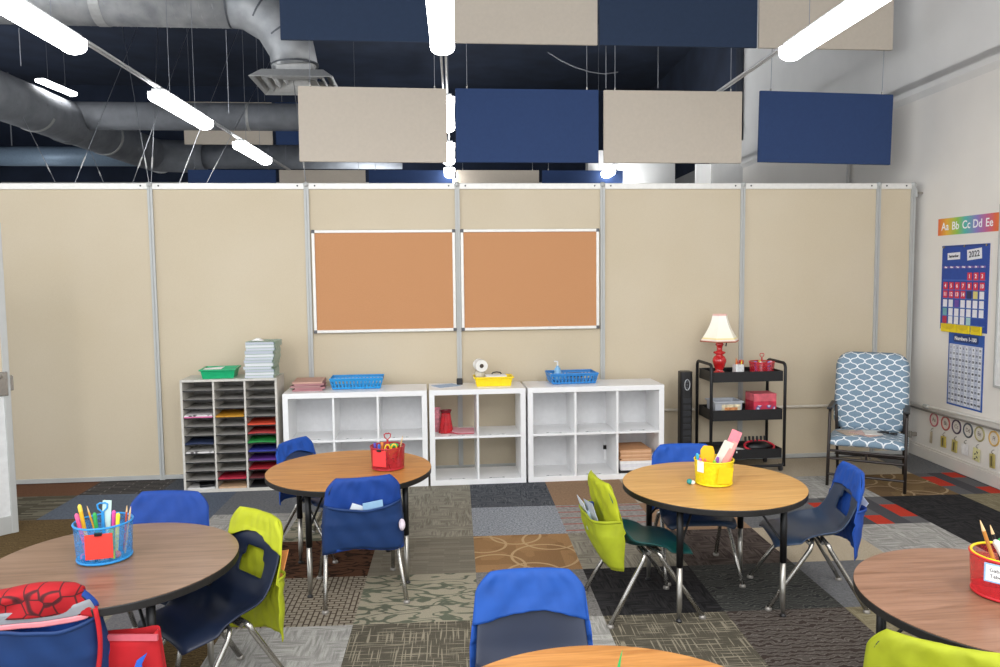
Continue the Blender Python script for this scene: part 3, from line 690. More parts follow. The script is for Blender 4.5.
# folders in the right shelf, lower right cube
fx = 1.768+1.12-.042-.172
z = .042
flat('black_tray', (fx, -.32, z), (.30, .3, .02), black_p, 'black tray at the bottom of the lower right cube', 'tray'); z += .0205
for i in range(3):
    flat('paper_stack', (fx-.01*i+.01, -.32, z), (.29-.006*i, .29, .026), mat('copy_paper_%d' % i, ('e6e5e6', 'dedde2', 'efeeee')[i], .8), 'white paper bundle, %s of three in the lower right cube' % ('lowest', 'middle', 'upper')[i], 'paper', .03*(i-1), 'paper bundles in the cube'); z += .0265
for i in range(9):
    flat('manila_folder', (fx-.012+.008*math.sin(i*2.3), -.33, z), (.26, .28, .010), mat('manila_%d' % (i % 3), ('d3a57e', 'dfb692', 'c9986f')[i % 3], .75), 'manila folder, number %s from the bottom of the tan pile in the shelf cube' % ('one', 'two', 'three', 'four', 'five', 'six', 'seven', 'eight', 'nine')[i], 'folder', .04*math.sin(i*1.7), 'manila folders in the cube'); z += .0104

# ---------------------------------------------------------------- mail sorter
SW, SDP, SHH = .735, .31, .89
so = thing('mail_sorter', 'grey wooden mail sorter with three columns of narrow slots', 'mail sorter', (-.57, -.295, 0))
th = .018
m = MB(); m.box((0, 0, SHH-th/2), (SW, SDP, th)); m.box((0, 0, .0125), (SW, SDP, .025))
for s in (-1, 1): m.box((s*(SW/2-th/2), 0, SHH/2), (th, SDP, SHH-.02))
m.build('carcass', mat('sorter_grey', 'c9c5bc', .5, var=.03), so, bevel=.002)
MB().box((0, SDP/2-.004, SHH/2), (SW-.02, .006, SHH-.02)).build('back_panel', mat('sorter_back', '8f8b86', .7), so)
colw = (SW-2*th-2*.014)/3; xs = [-SW/2+th+colw/2+i*(colw+.014) for i in range(3)]
for i in (0, 1): MB().box((xs[i]+colw/2+.007, 0, SHH/2), (.014, SDP-.01, SHH-.03)).build('divider', mat('sorter_grey', ''), so)
rows_n = 12; z0_, z1_ = .025, SHH-th; ph = (z1_-z0_)/rows_n
for r in range(1, rows_n):
    for i in range(3):
        s_ = MB().box((xs[i], .002, z1_-r*ph), (colw, SDP-.014, .005)).build('slot_shelf', sorter_shelf_m, so)
        if i == 0 or True: MB().box((xs[i], -SDP/2+.006, z1_-r*ph-.001), (colw, .003, .008)).build('edge_strip', black_p, s_)
slots = [(3, 0, 'e9e3e4', 'white sheets with grey spots'), (3, 1, 'c08a1e', 'golden yellow sheets'), (4, 2, 'd2492c', 'orange red sheets'), (5, 2, 'b23a3a', 'brick red sheets'), (6, 2, '1f8a3d', 'bright green sheets'), (7, 2, '2b3590', 'dark blue sheets'), (8, 2, '5b2a86', 'purple sheets'), (9, 2, 'a51728', 'deep red sheets'), (10, 2, '5e2226', 'maroon sheets'), (11, 2, '19191c', 'black sheets'), (6, 0, '23304f', 'navy sheets'), (7, 0, 'd9d7d3', 'white card with dark spots'), (10, 1, 'b5233c', 'crimson sheets'), (11, 1, 'c9a684', 'tan sheets'), (11, 0, 'cfcdca', 'loose white papers'), (3, 0, 'd56f9d', 'pink sheet')]
ordn = ['top', 'second', 'third', 'fourth', 'fifth', 'sixth', 'seventh', 'eighth', 'ninth', 'tenth', 'eleventh', 'bottom']
for (r, c_, hx, nm) in slots:
    zz = z1_-(r+1)*ph+.0035 if r < 11 else z0_+.001
    hgt = .012; lift = 0
    if nm == 'white sheets with grey spots': zz += .011; hgt = .008
    if nm == 'pink sheet': hgt = .01
    if nm == 'brick red sheets': hgt = .01
    mm = mat('slot_'+hx, hx, .65, var=.05) if 'spots' not in nm else None
    if mm is None:
        k = NB('spotted_'+hx); vo = k.n('ShaderNodeTexVoronoi', Scale=16.0); k.l(k.coord('Object', (1, 1, 0)), vo.inputs['Vector'])
        k.l(k.ramp(vo.outputs['Distance'], [(.22, '4a4648'), (.3, hx)]), k.b.inputs['Base Color']); mm = k.m
    o = MB().grid(lambda u, v: Vector(((u-.5)*(colw-.012), (v-.5)*(SDP-.03), .012*v*(1 if r in (4, 6, 9, 3) else .3)+.006*math.sin(u*PI)*(1 if r in (5, 6) else 0))), 10, 4).build('paper_slot_stack', mm, None, loc=(-.57+xs[c_], -.295-.008-(.012 if r in (3, 6) else 0), zz+hgt/2), solid=hgt)
    tag(o, '%s in the %s slot of the %s sorter column' % (nm, ordn[r], ('left', 'middle', 'right')[c_]), 'paper', 'papers in the mail sorter')
o = MB().box((0, 0, .009), (.11, .16, .018)).build('black_case', black_p, None, loc=(-.57+xs[0]+.02, -.36, z0_+.014), rot=(0, 0, .3), bevel=.004); tag(o, 'black flat case lying in the bottom left sorter slot', 'case')
# green tray and the pile of workbooks on the sorter
grn = mat('green_plastic', '12a56c', .35, var=.04)
t = thing('green_tray', 'green plastic tray with a white sheet, on the mail sorter', 'tray', (-.665, -.305, SHH+.001), .08)
tray(MB(), .255, .24, .075).build('tub', grn, t, bevel=.003)
o = MB().quad([(-.11, -.09, .0), (.05, -.1, .012), (.06, .03, .02), (-.1, .04, .01)]).build('white_sheet', paper_w, None, loc=(-.69, -.33, SHH+.062), rot=(0, 0, .05), solid=.002); tag(o, 'white sheet lying in the green tray', 'paper')
z = SHH+.001; rr = random.Random(5)
k = NB('workbook_cover'); wv = k.n('ShaderNodeTexWave', Scale=30.0, Distortion=1.0); k.l(k.coord('Object', (1, .4, 1), (0, 0, .7)), wv.inputs['Vector']); k.l(k.ramp(wv.outputs['Fac'], [(.5, '2f7a57'), (.6, 'd7dcd6')]), k.b.inputs['Base Color']); wbm = k.m
pg_m = [mat('page_%d' % i, c_, .8, var=.05, aniso=(1, 1, 60), scale=8) for i, c_ in enumerate(('c6cad2', 'd8dadd', 'b9bec9'))]
numw = ['bottom', 'second', 'third', 'fourth', 'fifth', 'sixth', 'seventh', 'eighth', 'ninth', 'tenth', 'eleventh', 'top']
for i in range(12):
    h = .0225 + (.004 if i in (4, 8) else 0)
    dx = rr.uniform(-.006, .006) - (.012 if i < 6 else 0) + (.006 if i > 7 else 0); rz = rr.uniform(-.05, .05)+.02
    t = thing('workbook', '%s workbook%s in the tall pile on the mail sorter' % (numw[i], '' if i in (0, 11) else ' from the bottom'), 'book', (-.335+dx, -.30, z), rz, 'workbooks on the mail sorter')
    MB().box((0, 0, h/2), (.215, .27, h-.004)).build('pages', pg_m[i % 3], t)
    m = MB(); m.box((.004, 0, .001), (.225, .275, .002)); m.box((.004, 0, h-.001), (.225, .275, .002)); m.box((.116, 0, h/2), (.002, .275, h)); m.build('cover', wbm, t)
    z += h+.0005
o = MB().grid(lambda u, v: Vector(((u-.5)*.09, (v-.5)*.05, .02*math.sin(u*PI)*math.sin(v*PI)+.003)), 8, 8).build('crumpled_paper', paper_w, None, loc=(-.36, -.33, z), solid=.002, smooth=True); tag(o, 'small white scrap on top of the workbook pile', 'paper')

# ---------------------------------------------------------------- tower fan
t = thing('tower_fan', 'slim black tower fan standing beside the trolley', 'fan', (3.145, -.25, 0))
MB().lathe([(.12, 0), (.125, .008), (.11, .022), (.05, .03)], 32).build('base', black_p, t, smooth=True)
def rbox(m, w, d, z0, z1, r=.02, n=6):
    poly = []
    for cx_, cy_, a0 in ((w/2-r, d/2-r, 0), (-w/2+r, d/2-r, PI/2), (-w/2+r, -d/2+r, PI), (w/2-r, -d/2+r, 1.5*PI)):
        for k_ in range(n+1):
            a = a0+PI/2*k_/n; poly.append((cx_+r*math.cos(a), cy_+r*math.sin(a)))
    return m.prism(poly, z0, z1)
m = MB(); rbox(m, .105, .11, .028, .845, .03); m.build('column', black_p, t, bevel=.006)
m = MB()
for i in range(9): m.box((0, -.056, .16+.055*i), (.07, .006, .042))
m.build('grille', mat('dark_grille', '1d1f24', .5), t, bevel=.003)
MB().tube([(.022*math.cos(a), -.057, .735+.045*math.sin(a)) for a in [2*PI*k_/24 for k_ in range(24)]], .004, 6, closed=True).build('control_ring', mat('silver_ring', 'b9bcc0', .3, .4), t, smooth=True)
m = MB()
for z_ in (.71, .735, .76): m.tube([(0, -.055, z_), (0, -.06, z_)], .008, 10)
m.build('button', mat('grey_buttons', '4a4c50', .5), t)

# ---------------------------------------------------------------- black trolley
KX, KY = 3.625, -.26
t = thing('utility_cart', 'black three-tier rolling trolley holding the lamp', 'trolley', (KX, KY, 0))
W_, D_ = .635, .34
cart_m = mat('cart_black', '17171a', .5, .1, var=.1)
for z, h in ((.765, .085), (.44, .09), (.115, .08)):
    m = MB(); m.box((0, 0, z+.047), (W_-.03, D_-.02, .006))
    for s in (-1, 1): m.box((0, s*(D_/2-.012), z+h/2), (W_-.03, .005, h)); m.box((s*(W_/2-.017), 0, z+h/2), (.005, D_-.02, h))
    m.build('tray', cart_m, t)
for s in (-1, 1):
    x = s*W_/2
    pts = []
    for (yy, zz) in ((-D_/2, .045), (-D_/2, .88), (-D_/2+.012, .905), (-D_/2+.035, .915), (D_/2-.035, .915), (D_/2-.012, .905), (D_/2, .88), (D_/2, .045)): pts.append((x, yy, zz))
    MB().tube(pts, .013, 10).build('side_frame', cart_m, t, smooth=True)
MB().tube([(-W_/2, -D_/2, .075), (-W_/2+.02, -D_/2, .05), (W_/2-.02, -D_/2, .05), (W_/2, -D_/2, .075)], .012, 8).build('lower_bar', cart_m, t)
for sx in (-1, 1):
    for sy in (-1, 1):
        w2 = MB(); w2.tube([(sx*(W_/2-.02)-.01, sy*(D_/2-.02), .025), (sx*(W_/2-.02)+.01, sy*(D_/2-.02), .025)], .025, 16); c_ = w2.build('caster', mat('caster_grey', '303034', .5), t)
        MB().box((sx*(W_/2-.02), sy*(D_/2-.02), .048), (.028, .02, .03)).build('fork', chrome, c_)
T1, T2_, T3_ = .8155, .4905, .1655
# lamp
lp = thing('table_lamp', 'red table lamp with a cream bell shade on the trolley', 'lamp', (3.435, -.27, T1))
redl = mat('red_ceramic', 'bd1f22', .2, var=.05, coat=.5)
MB().lathe([(.052, 0), (.055, .012), (.04, .022), (.03, .035), (.045, .07), (.058, .105), (.058, .125), (.045, .15), (.026, .165), (.05, .18), (.05, .19), (.022, .2), (.026, .24), (.036, .25), (.03, .262), (.028, .30)], 28).build('base', redl, lp, smooth=True)
MB().lathe([(.008, .28), (.008, .45)], 12).build('stem', chrome, lp)
MB().lathe([(.018, .285), (.018, .335)], 14).build('socket', black_p, lp)
k = NB('lamp_shade'); sx_ = k.n('ShaderNodeSeparateXYZ'); k.l(k.coord('Object'), sx_.inputs[0])
f = k.math('DIVIDE', k.math('SUBTRACT', sx_.outputs['Z'], .285), .225)
k.l(k.ramp(f, [(0, 'a3503c'), (.02, 'd9c4b4'), (.07, 'e6d9cc'), (.1, 'e3cf6e'), (.15, 'efe9d8'), (.93, 'f0ece4'), (.96, 'd8a8a0')], 'LINEAR'), k.b.inputs['Base Color']); k.b.inputs['Roughness'].default_value = .9
k.b.inputs['Emission Color'].default_value = lin('fff2dd'); k.b.inputs['Emission Strength'].default_value = .12
m = MB(); prof = []
for i in range(13):
    s = i/12; prof.append((.062+.103*(1-s)**1.6, .285+.225*s))
m.lathe(prof, 6, cap0=False, cap1=False); 
bm_ = m.bm; bmesh.ops.subdivide_edges(bm_, edges=bm_.edges[:], cuts=1)
m.build('shade', k.m, lp, solid=.003, smooth=False)
MB().lathe([(.166, .28), (.171, .284), (.166, .289)], 6, cap0=False, cap1=False).build('shade_trim', mat('shade_trim', 'b36a55', .8), lp, solid=.003)
MB().tube([(.03, -.035, .3), (.045, -.04, .27), (.04, -.04, .24)], .006, 6).build('switch', black_p, lp)
# cup with crayons on the trolley
cp_ = thing('white_cup', 'white square cup with small pattern on the trolley top', 'cup', (3.585, -.31, T1), .1)
m = MB(); rbox(m, .075, .07, 0, .085, .008); m.build('body', mat('cup_white', 'dfe0df', .4, var=.1, scale=45), cp_, bevel=.002)
for i, (dx, dy, c_, l, tl) in enumerate(((-.012, 0, 'd9772e', 'orange', .12), (.0, .01, 'c23b2c', 'dark red', .105), (-.02, .01, '8a3324', 'brown', .11), (.016, 0, 'd8c63a', 'yellow', .1))):
    o = MB().tube([(0, 0, 0), (.006*(i-1), 0, tl*.75), (.008*(i-1), 0, tl)], [.006, .006, .002], 8).build('crayon', mat('crayon_'+c_, c_, .6), None, loc=(3.585+dx, -.31+dy, T1+.02)); tag(o, l+' crayon standing in the white cup on the trolley', 'crayon', 'crayons in the white cup')
t = thing('glue_bottle', 'blue and red capped bottle behind the white cup on the trolley', 'bottle', (3.64, -.24, T1))
MB().lathe([(.024, 0), (.025, .06), (.012, .08)], 16).build('body', mat('bottle_blue', '8aa9c4', .4), t, smooth=True); MB().lathe([(.02, .08), (.02, .11), (.008, .115)], 14).build('cap', mat('cap_red', 'c9342f', .4), t, smooth=True)
# ---------------------------------------------------------------- mesh caddies
def mesh_mat(name, col, a=.62):
    """wire-mesh plastic: open squares between strands"""
    k = NB(name); b = k.b
    b.inputs['Base Color'].default_value = lin(col); b.inputs['Roughness'].default_value = .4
    tr = k.n('ShaderNodeBsdfTransparent'); mx = k.n('ShaderNodeMixShader'); mx.inputs[0].default_value = a
    nz = k.n('ShaderNodeTexNoise', Scale=60.0); k.l(k.coord('Object'), nz.inputs['Vector']); k.l(k.ramp(nz.outputs['Fac'], [(.3, (max(0, a-.12),)*3+(1,)), (.7, (min(1, a+.12),)*3+(1,))]), mx.inputs[0])
    k.l(tr.outputs[0], mx.inputs[1]); k.l(b.outputs[0], mx.inputs[2])
    out = [n for n in k.t.nodes if n.type == 'OUTPUT_MATERIAL'][0]; k.l(mx.outputs[0], out.inputs['Surface']); return k.m
def caddy(loc, col, label, rz=0, r=.095, h=.12, a=.62, handle=True, card=None, scale=1):
    t = thing('mesh_caddy', label, 'pencil caddy', loc, rz, None, scale)
    mm = mesh_mat('mesh_'+col+str(a), col, a); sm = mat('strand_'+col, col, .4)
    MB().lathe([(r*.97, .01), (r, .05), (r*1.04, h)], 40, cap0=False, cap1=False).build('mesh_wall', mm, t, smooth=True)
    MB().tube([(r*1.04*math.cos(2*PI*i/40), r*1.04*math.sin(2*PI*i/40), h) for i in range(40)], .004, 8, closed=True).build('rim', sm, t, smooth=True)
    MB().lathe([(r*.99, .004), (r*1.0, .008), (r*.99, .012)], 40).build('base', sm, t)
    for i in range(3):
        MB().ball((r*.85*math.cos(2*PI*i/3-PI/2), r*.85*math.sin(2*PI*i/3-PI/2), .003), .005, n=5).build('foot', sm, t)
    for i in range(3):
        a_ = 2*PI*i/3+.4
        MB().quad([(0, 0, .012), (r*.97*math.cos(a_), r*.97*math.sin(a_), .012), (r*1.0*math.cos(a_), r*1.0*math.sin(a_), h*.95), (0, 0, h*.95)]).build('divider', mm, t)
    if handle:
        MB().tube([(0, 0, .01), (0, 0, h+.035)], .006, 8).build('handle_stem', sm, t)
        MB().tube([(0, 0, h+.035), (-.016, 0, h+.05), (-.018, 0, h+.066), (-.008, 0, h+.072), (0, 0, h+.07), (.008, 0, h+.072), (.018, 0, h+.066), (.016, 0, h+.05)], .0035, 6, closed=True).build('handle_loop', sm, t, smooth=True)
    return t
def name_card(parent, ang, r, z, w, h, col, trim=None, lines=(), tsize=.018, clip=True, tilt=0):
    a = math.radians(ang)
    c = empty('name_card', (r*math.sin(a), -r*math.cos(a), z), a); c.parent = parent
    # one plane with lettering under it
    bpy.data.objects.remove(c)
    o = MB().box((0, 0, 0), (w, .002, h)).build('name_card', mat('card_'+col, col, .7), parent, loc=(r*math.sin(a), -r*math.cos(a), z), rot=(tilt, 0, a), bevel=.0008)
    if trim: MB().box((0, -.0015, 0), (w*.86, .001, h*.82)).build('card_face', mat('card_'+trim, trim, .7), o)
    if clip: MB().box((0, -.003, h/2), (.026, .01, .012)).build('binder_clip', black_p, o, bevel=.002)
    for i, s in enumerate(lines): lettering(s, tsize, mat('ink', '3c3f46', .7), o, (0, -.003, (len(lines)-1)*.5*tsize*1.15-i*tsize*1.15), name='lettering')
    return o
def stick(kind, c, lean, L, col, label, cat, r=.0038, tip=None, group=None, head=None):
    """pencil, marker or brush standing in a caddy; c is its foot, lean the sideways offset of its top"""
    t = thing(kind, label, cat, c, 0, group)
    d = Vector((lean[0], lean[1], 0)); d.z = math.sqrt(max(1e-4, L*L-d.length_squared)); 
    b = d*.86
    MB().tube([(0, 0, 0), b], r, 8).build('barrel', mat('stick_'+col, col, .45), t)
    if kind == 'pencil':
        MB().tube([b, d*.97, d], [r, r*.4, .0006], 8).build('point', mat('pencil_wood', 'd9b98a', .7), t)
    elif kind == 'paint_brush':
        MB().tube([b*.55, b*.72], r*1.05, 8).build('ferrule', chrome, t)
    else:
        MB().tube([b, d*.96, d], [r*1.08, r*1.05, r*.5], 8).build('cap', mat('stick_'+(tip or col), tip or col, .4), t)
    return t
def card(kind, c, w, h, th, col, label, cat, rot=(0, 0, 0), group=None):
    o = MB().box((0, 0, h/2), (w, th, h)).build(kind, mat('card_'+col, col, .65), None, loc=c, rot=rot, bevel=min(.001, th/3)); return tag(o, label, cat, group)
def scissors(c, col, label, rz=0, rx=0):
    t = thing('scissors', label, 'scissors', c, rz)
    t.rotation_euler[0] = rx
    m = mat('scissor_'+col, col, .4)
    for s in (-1, 1):
        MB().tube([(s*.018+.014*math.cos(a), 0, .105+.022*math.sin(a)) for a in [2*PI*i/16 for i in range(16)]], .0045, 6, closed=True).build('finger_loop', m, t, smooth=True)
        MB().tube([(s*.012, 0, .086), (-s*.004, 0, .05)], .005, 6).build('shank', m, t)
        MB().tube([(-s*.004, 0, .05), (-s*.008, 0, 0)], [.005, .001], 6, flat=.4).build('blade', chrome, t)
    return t
TZ = .6005
# blue caddy on the near-left table
p = Vector((-.285, -3.53, TZ)); G = 'pencils and markers in the blue caddy'
cb = caddy(p, '2a8fd4', 'blue mesh caddy with red name card on the near left table', .15, .1, .145, .42)
name_card(cb, 4, .108, .08, .095, .095, 'dc3b30', None, ('', ''), .012)
for (dx, dy, lx, ly, L, kd, c_, tp, l) in ((-.055, .0, -.03, .0, .2, 'marker', 'e8b422', 'e8c94a', 'yellow orange marker leaning left in the blue caddy'), (-.05, -.03, -.035, .0, .175, 'marker', 'd9477c', 'e05c8c', 'pink marker at the left of the blue caddy'), (-.02, .02, -.05, .01, .19, 'pencil', 'e2a11f', None, 'yellow pencil leaning left in the blue caddy'), (-.01, -.02, -.012, .0, .17, 'marker', '2e9b4a', '2e9b4a', 'green capped marker in the blue caddy'), (.03, .0, .012, .0, .17, 'marker', 'd84a9a', 'd84a9a', 'magenta marker right of the ruler in the blue caddy'), (.05, -.02, .015, .0, .165, 'marker', 'e6df3a', 'e6df3a', 'yellow highlighter at the right of the blue caddy'), (.06, .03, .02, .0, .18, 'pencil', 'c9542e', None, 'red pencil behind the highlighter in the blue caddy'), (.075, .0, .03, .0, .185, 'pencil', 'c7a27a', None, 'brown pencil at the right edge of the blue caddy'), (.0, .04, -.01, .01, .2, 'pencil', 'd4762c', None, 'orange pencil behind the ruler in the blue caddy')):
    stick(kd, p+Vector((dx, dy, .016)), (lx, ly), L, c_, l, 'pencil' if kd == 'pencil' else 'marker', .0038 if kd == 'pencil' else .0075, tp, G)
card('ruler', p+Vector((.0, .005, .02)), .032, .205, .003, 'b9d6cf', 'pale green ruler standing in the blue caddy', 'ruler', (0, .08, .1))
card('glue_label_card', p+Vector((.03, -.085, .02)), .035, .1, .004, 'd8dce4', 'white printed card behind the blue caddy mesh', 'card', (0, -.1, .2))
card('highlighter', p+Vector((.058, -.07, .02)), .016, .12, .012, '9cc43a', 'lime highlighter against the blue caddy mesh', 'marker')
for i, (dx, dy, c_) in enumerate(((-.06, -.06, 'd65a8c'), (-.02, -.075, 'e2e2e2'), (.01, -.06, '7d4fb0'), (.07, -.045, 'e07a3a'), (-.045, -.075, '3a69c4'))):
    o = MB().ball((0, 0, .012), .014, n=7).build('eraser', mat('eraser_'+c_, c_, .6), None, loc=p+Vector((dx*.9, dy*.9, .013))); tag(o, ('pink', 'white', 'purple', 'orange', 'blue')[i]+' eraser at the bottom of the blue caddy', 'eraser', 'erasers in the blue caddy')
# red caddy on the left wood table
p = Vector((.742, -2.262, TZ))
cr = caddy(p, 'b3202c', 'red mesh caddy with heart handle on the far left wood table', .2, .092, .125, .72)
name_card(cr, -36, .100, .075, .08, .09, 'e8393c', None, (), .01)
scissors(p+Vector((.018, -.05, .02)), 'e8c02a', 'yellow handled scissors in the red caddy on the wood table', .2, .1)
G = 'markers in the red caddy'
for (dx, dy, lx, L, kd, c_, tp, l) in ((-.06, -.02, -.01, .135, 'marker', '5a49a8', '5a49a8', 'violet marker at the left of the red caddy'), (-.045, -.04, .0, .13, 'marker', '3a62b8', '3a62b8', 'blue marker at the left of the red caddy'), (-.03, -.01, .0, .135, 'marker', 'd87a2e', 'e0924a', 'orange marker behind the name card of the red caddy'), (-.01, -.06, .0, .11, 'marker', 'e9dfe0', 'e9dfe0', 'white marker beside the yellow scissors'), (.05, .02, .035, .165, 'pencil', 'cfae74', None, 'tan pencil leaning right in the red caddy')):
    stick(kd, p+Vector((dx, dy, .016)), (lx, 0), L, c_, l, 'pencil' if kd == 'pencil' else 'marker', .0038 if kd == 'pencil' else .0075, tp, G)
o = MB().ball((0, 0, 0), .026, (1, .8, .5)).build('tape_roll', mat('green_tape', '3dae5c', .5), None, loc=p+Vector((.035, .01, .125)), smooth=True); tag(o, 'green rounded holder on top of the red caddy contents', 'holder')
card('pink_card', p+Vector((.065, -.055, .02)), .03, .045, .004, 'd98a9a', 'pink scrap showing through the red caddy mesh', 'card', (0, 0, .8))
# yellow caddy on the right wood table
p = Vector((2.425, -2.81, TZ))
cy_ = caddy(p, 'efd80f', 'yellow mesh caddy full of cards on the right wood table', 0, .094, .125, .93, False)
name_card(cy_, -62, .100, .1, .042, .056, 'efefef', None, ('', ''), .01, False)
o = MB().box((0, 0, 0), (.08, .002, .085)).build('yellow_card', mat('card_yellow', 'efc80c', .7), cy_, loc=(.02, -.1, .062), rot=(.12, .1, .15))
G = 'things in the yellow caddy'
o = MB().prism([(-.035, 0), (.035, 0), (.038, .1), (.03, .13), (-.02, .135), (-.036, .11)], -.008, .008, Matrix.Rotation(PI/2, 4, 'X')).build('foam_block', mat('foam_yellow', 'f0b81c', .8), None, loc=p+Vector((-.04, -.01, .065)), bevel=.006); tag(o, 'golden yellow rounded block standing in the yellow caddy', 'block')
card('white_card', p+Vector((.005, -.02, .085)), .055, .15, .003, 'e2dcd2', 'cream white card leaning right in the yellow caddy', 'card', (.12, .42, .05))
card('pink_paper_card', p+Vector((.04, -.01, .085)), .06, .20, .004, 'f08a98', 'pink folded card leaning right in the yellow caddy', 'card', (0, .42, .1))
card('pale_pink_card', p+Vector((.028, -.03, .085)), .03, .15, .003, 'eaa39c', 'pale pink card between white card and pink card', 'card', (.05, .5, .1))
for (dx, dy, lx, L, c_, tp, l) in ((-.075, -.01, -.018, .145, '2fa7c9', '35b3d6', 'sky blue marker at the left of the yellow caddy'), (-.07, -.03, -.015, .125, 'c457b0', 'c457b0', 'magenta marker at the left of the yellow caddy'), (-.055, -.045, -.01, .125, 'e2704a', 'e2704a', 'orange marker at the left of the yellow caddy'), (-.005, -.04, .01, .13, '8a4fb0', '8a4fb0', 'purple marker in the middle of the yellow caddy'), (-.018, -.05, .0, .115, '8ed03a', '8ed03a', 'lime marker in the middle of the yellow caddy'), (.0, .05, .0, .16, 'e3d86a', 'e3d86a', 'pale yellow marker at the back of the yellow caddy')):
    stick('marker', p+Vector((dx, dy, .016)), (lx, 0), L, c_, l, 'marker', .0075, tp, G)
t = thing('toy_eraser', 'teal and white small eraser lying beside the yellow caddy', 'eraser', (2.295, -2.815, TZ))
MB().ball((0, 0, .014), .014).build('top_half', mat('eraser_teal', '2a8c8c', .5), t, smooth=True); MB().ball((.016, -.006, .01), .011).build('bottom_half', paper_w, t, smooth=True)
# red caddy on the near right table
p = Vector((2.885, -4.255, TZ))
c2 = caddy(p, 'c8202a', 'red mesh caddy with white name card on the near right table', 0, .108, .135, .42)
name_card(c2, -52, .116, .098, .082, .062, '8fb6dd', 'f4f4f2', ('Gabriel', 'Tabers'), .017, False)
MB().tube([(.108*math.cos(2*PI*i/40), .108*math.sin(2*PI*i/40), .137) for i in range(40)], .0045, 8, closed=True).build('inner_band', mat('band_yellow', 'e7d020', .4), c2, smooth=True)
G = 'pencils and brushes in the near right red caddy'
stick('pencil', p+Vector((-.045, -.05, .016)), (-.085, .02), .265, 'b5762f', 'long wooden pencil leaning left in the near right red caddy', 'pencil', .006, None, G)
stick('pencil', p+Vector((.01, .0, .016)), (-.065, .02), .225, '17181a', 'black pencil in the near right red caddy', 'pencil', .0055, None, G)
stick('marker', p+Vector((.02, -.05, .016)), (-.095, .02), .205, 'ece9e4', 'white marker leaning left in the near right red caddy', 'marker', .011, 'd9d6d0', G)
stick('pencil', p+Vector((-.06, -.08, .016)), (-.012, .0), .12, 'e8a01c', 'yellow pencil seen through the near right red mesh', 'pencil', .006, None, G)
stick('marker', p+Vector((.02, -.05, .016)), (.0, .0), .15, 'd4553a', 'orange red marker behind the white name card', 'marker', .009, 'b07a44', G)
stick('marker', p+Vector((.03, .0, .016)), (.01, .0), .175, '2b68b5', 'blue marker at the right of the near right red caddy', 'marker', .009, '2b68b5', G)
o = MB().ball((0, 0, 0), .02, (1, .6, .8)).build('green_bow', mat('green_clip', '2fa34c', .5), None, loc=p+Vector((.0, .03, .165))); tag(o, 'green clip on top of the near right red caddy', 'clip')
# green caddy, only its top in the frame
p = Vector((1.396, -4.985, TZ))
caddy(p, '1f9a4a', 'green mesh caddy at the bottom edge on the front wood table', 0, .095, .145, .7, False)
o = MB().grid(lambda u, v: Vector(((u-.5)*.016*(1-v)+.012*v*v, .004*math.sin(v*3), .10*v)), 4, 10).build('green_ribbon', mat('ribbon_green', '3aa85a', .6), None, loc=p+Vector((0.0, .07, .12)), solid=.002); tag(o, 'green pointed ribbon sticking up from the green caddy', 'ribbon')
# red caddy and boxes on the trolley
p = Vector((3.80, -.29, T1))
caddy(p, 'c22330', 'red mesh caddy with heart handle on the trolley top', 0, .1, .1, .6, True)
for i, (dx, dy, c_, l) in enumerate(((-.06, -.03, '7f6fc0', 'lavender'), (-.03, -.06, 'e9dfe6', 'white'), (.03, -.06, '6f8fd0', 'light blue'), (.06, -.02, 'e8a0b0', 'pink'), (.0, .04, 'd8c040', 'mustard'))):
    stick('marker', p+Vector((dx, dy, .014)), (dx*.2, 0), .095, c_, l+' marker inside the red caddy on the trolley', 'marker', .012, c_, 'markers in the trolley caddy')
t = thing('storage_bin', 'grey plastic bin with a picture label on the middle trolley tier', 'bin', (3.47, -.30, T2_), 0)
m = MB(); tray(m, .235, .2, .11, fl=1.05).build('tub', mat('bin_grey', 'a9adb4', .4, var=.03), t, bevel=.003)
MB().box((.02, -.099, .05), (.16, .004, .07)).build('picture_label', mat('bin_label', 'd8c9a8', .6, var=.25, scale=30), t)
MB().box((.02, -.1005, .045), (.11, .004, .03)).build('label_picture', mat('bin_label_orange', 'c9824a', .6, var=.2, scale=40), t)
t = thing('card_box', 'pink red card box with patterned lower half on the middle trolley tier', 'box', (3.79, -.30, T2_), .03)
MB().box((0, 0, .05), (.2, .17, .1)).build('body', mat('box_red', 'c03048', .5, var=.15, scale=20), t, bevel=.003)
MB().prism([(-.085, .1), (.085, .1), (.08, .165), (-.085, .165)], -.1, .1, Matrix.Rotation(PI/2, 4, 'Z') @ Matrix.Rotation(PI/2, 4, 'X')).build('lid', mat('box_pink', 'd4606c', .5, var=.1, scale=20), t, bevel=.003)
k = NB('box_motif'); vo = k.n('ShaderNodeTexVoronoi', Scale=22.0); k.l(k.coord('Object'), vo.inputs['Vector']); k.l(k.ramp(vo.outputs['Distance'], [(.3, 'e9e3e8'), (.45, '3f4f9c'), (.6, 'c03048')]), k.b.inputs['Base Color'])
MB().box((0, -.086, .04), (.17, .004, .055)).build('motif', k.m, t)
t = thing('headphones', 'red rimmed headphones lying on the bottom trolley tier', 'headphones', (3.77, -.31, T3_+.004), .05)
MB().tube([(.13*math.cos(a), -.02+.075*math.sin(a), .03+.03*math.sin(a)) for a in [2*PI*i/28 for i in range(28)]], .009, 8, closed=True).build('red_band', mat('red_band', 'c8283a', .4), t, smooth=True)
MB().lathe([(.11, 0), (.115, .03), (.07, .06)], 24, sy=.6).build('dark_pad', black_p, t, smooth=True)
m = MB()
for i in range(6): m.tube([(-.09+.035*i, .05, .05), (-.09+.035*i, .055, .1)], .01, 8)
m.build('bristle', black_p, t)
flat('white_booklet', (3.56, -.31, T3_), (.12, .2, .015), paper_w, 'white booklet lying on the bottom trolley tier', 'booklet', .3)
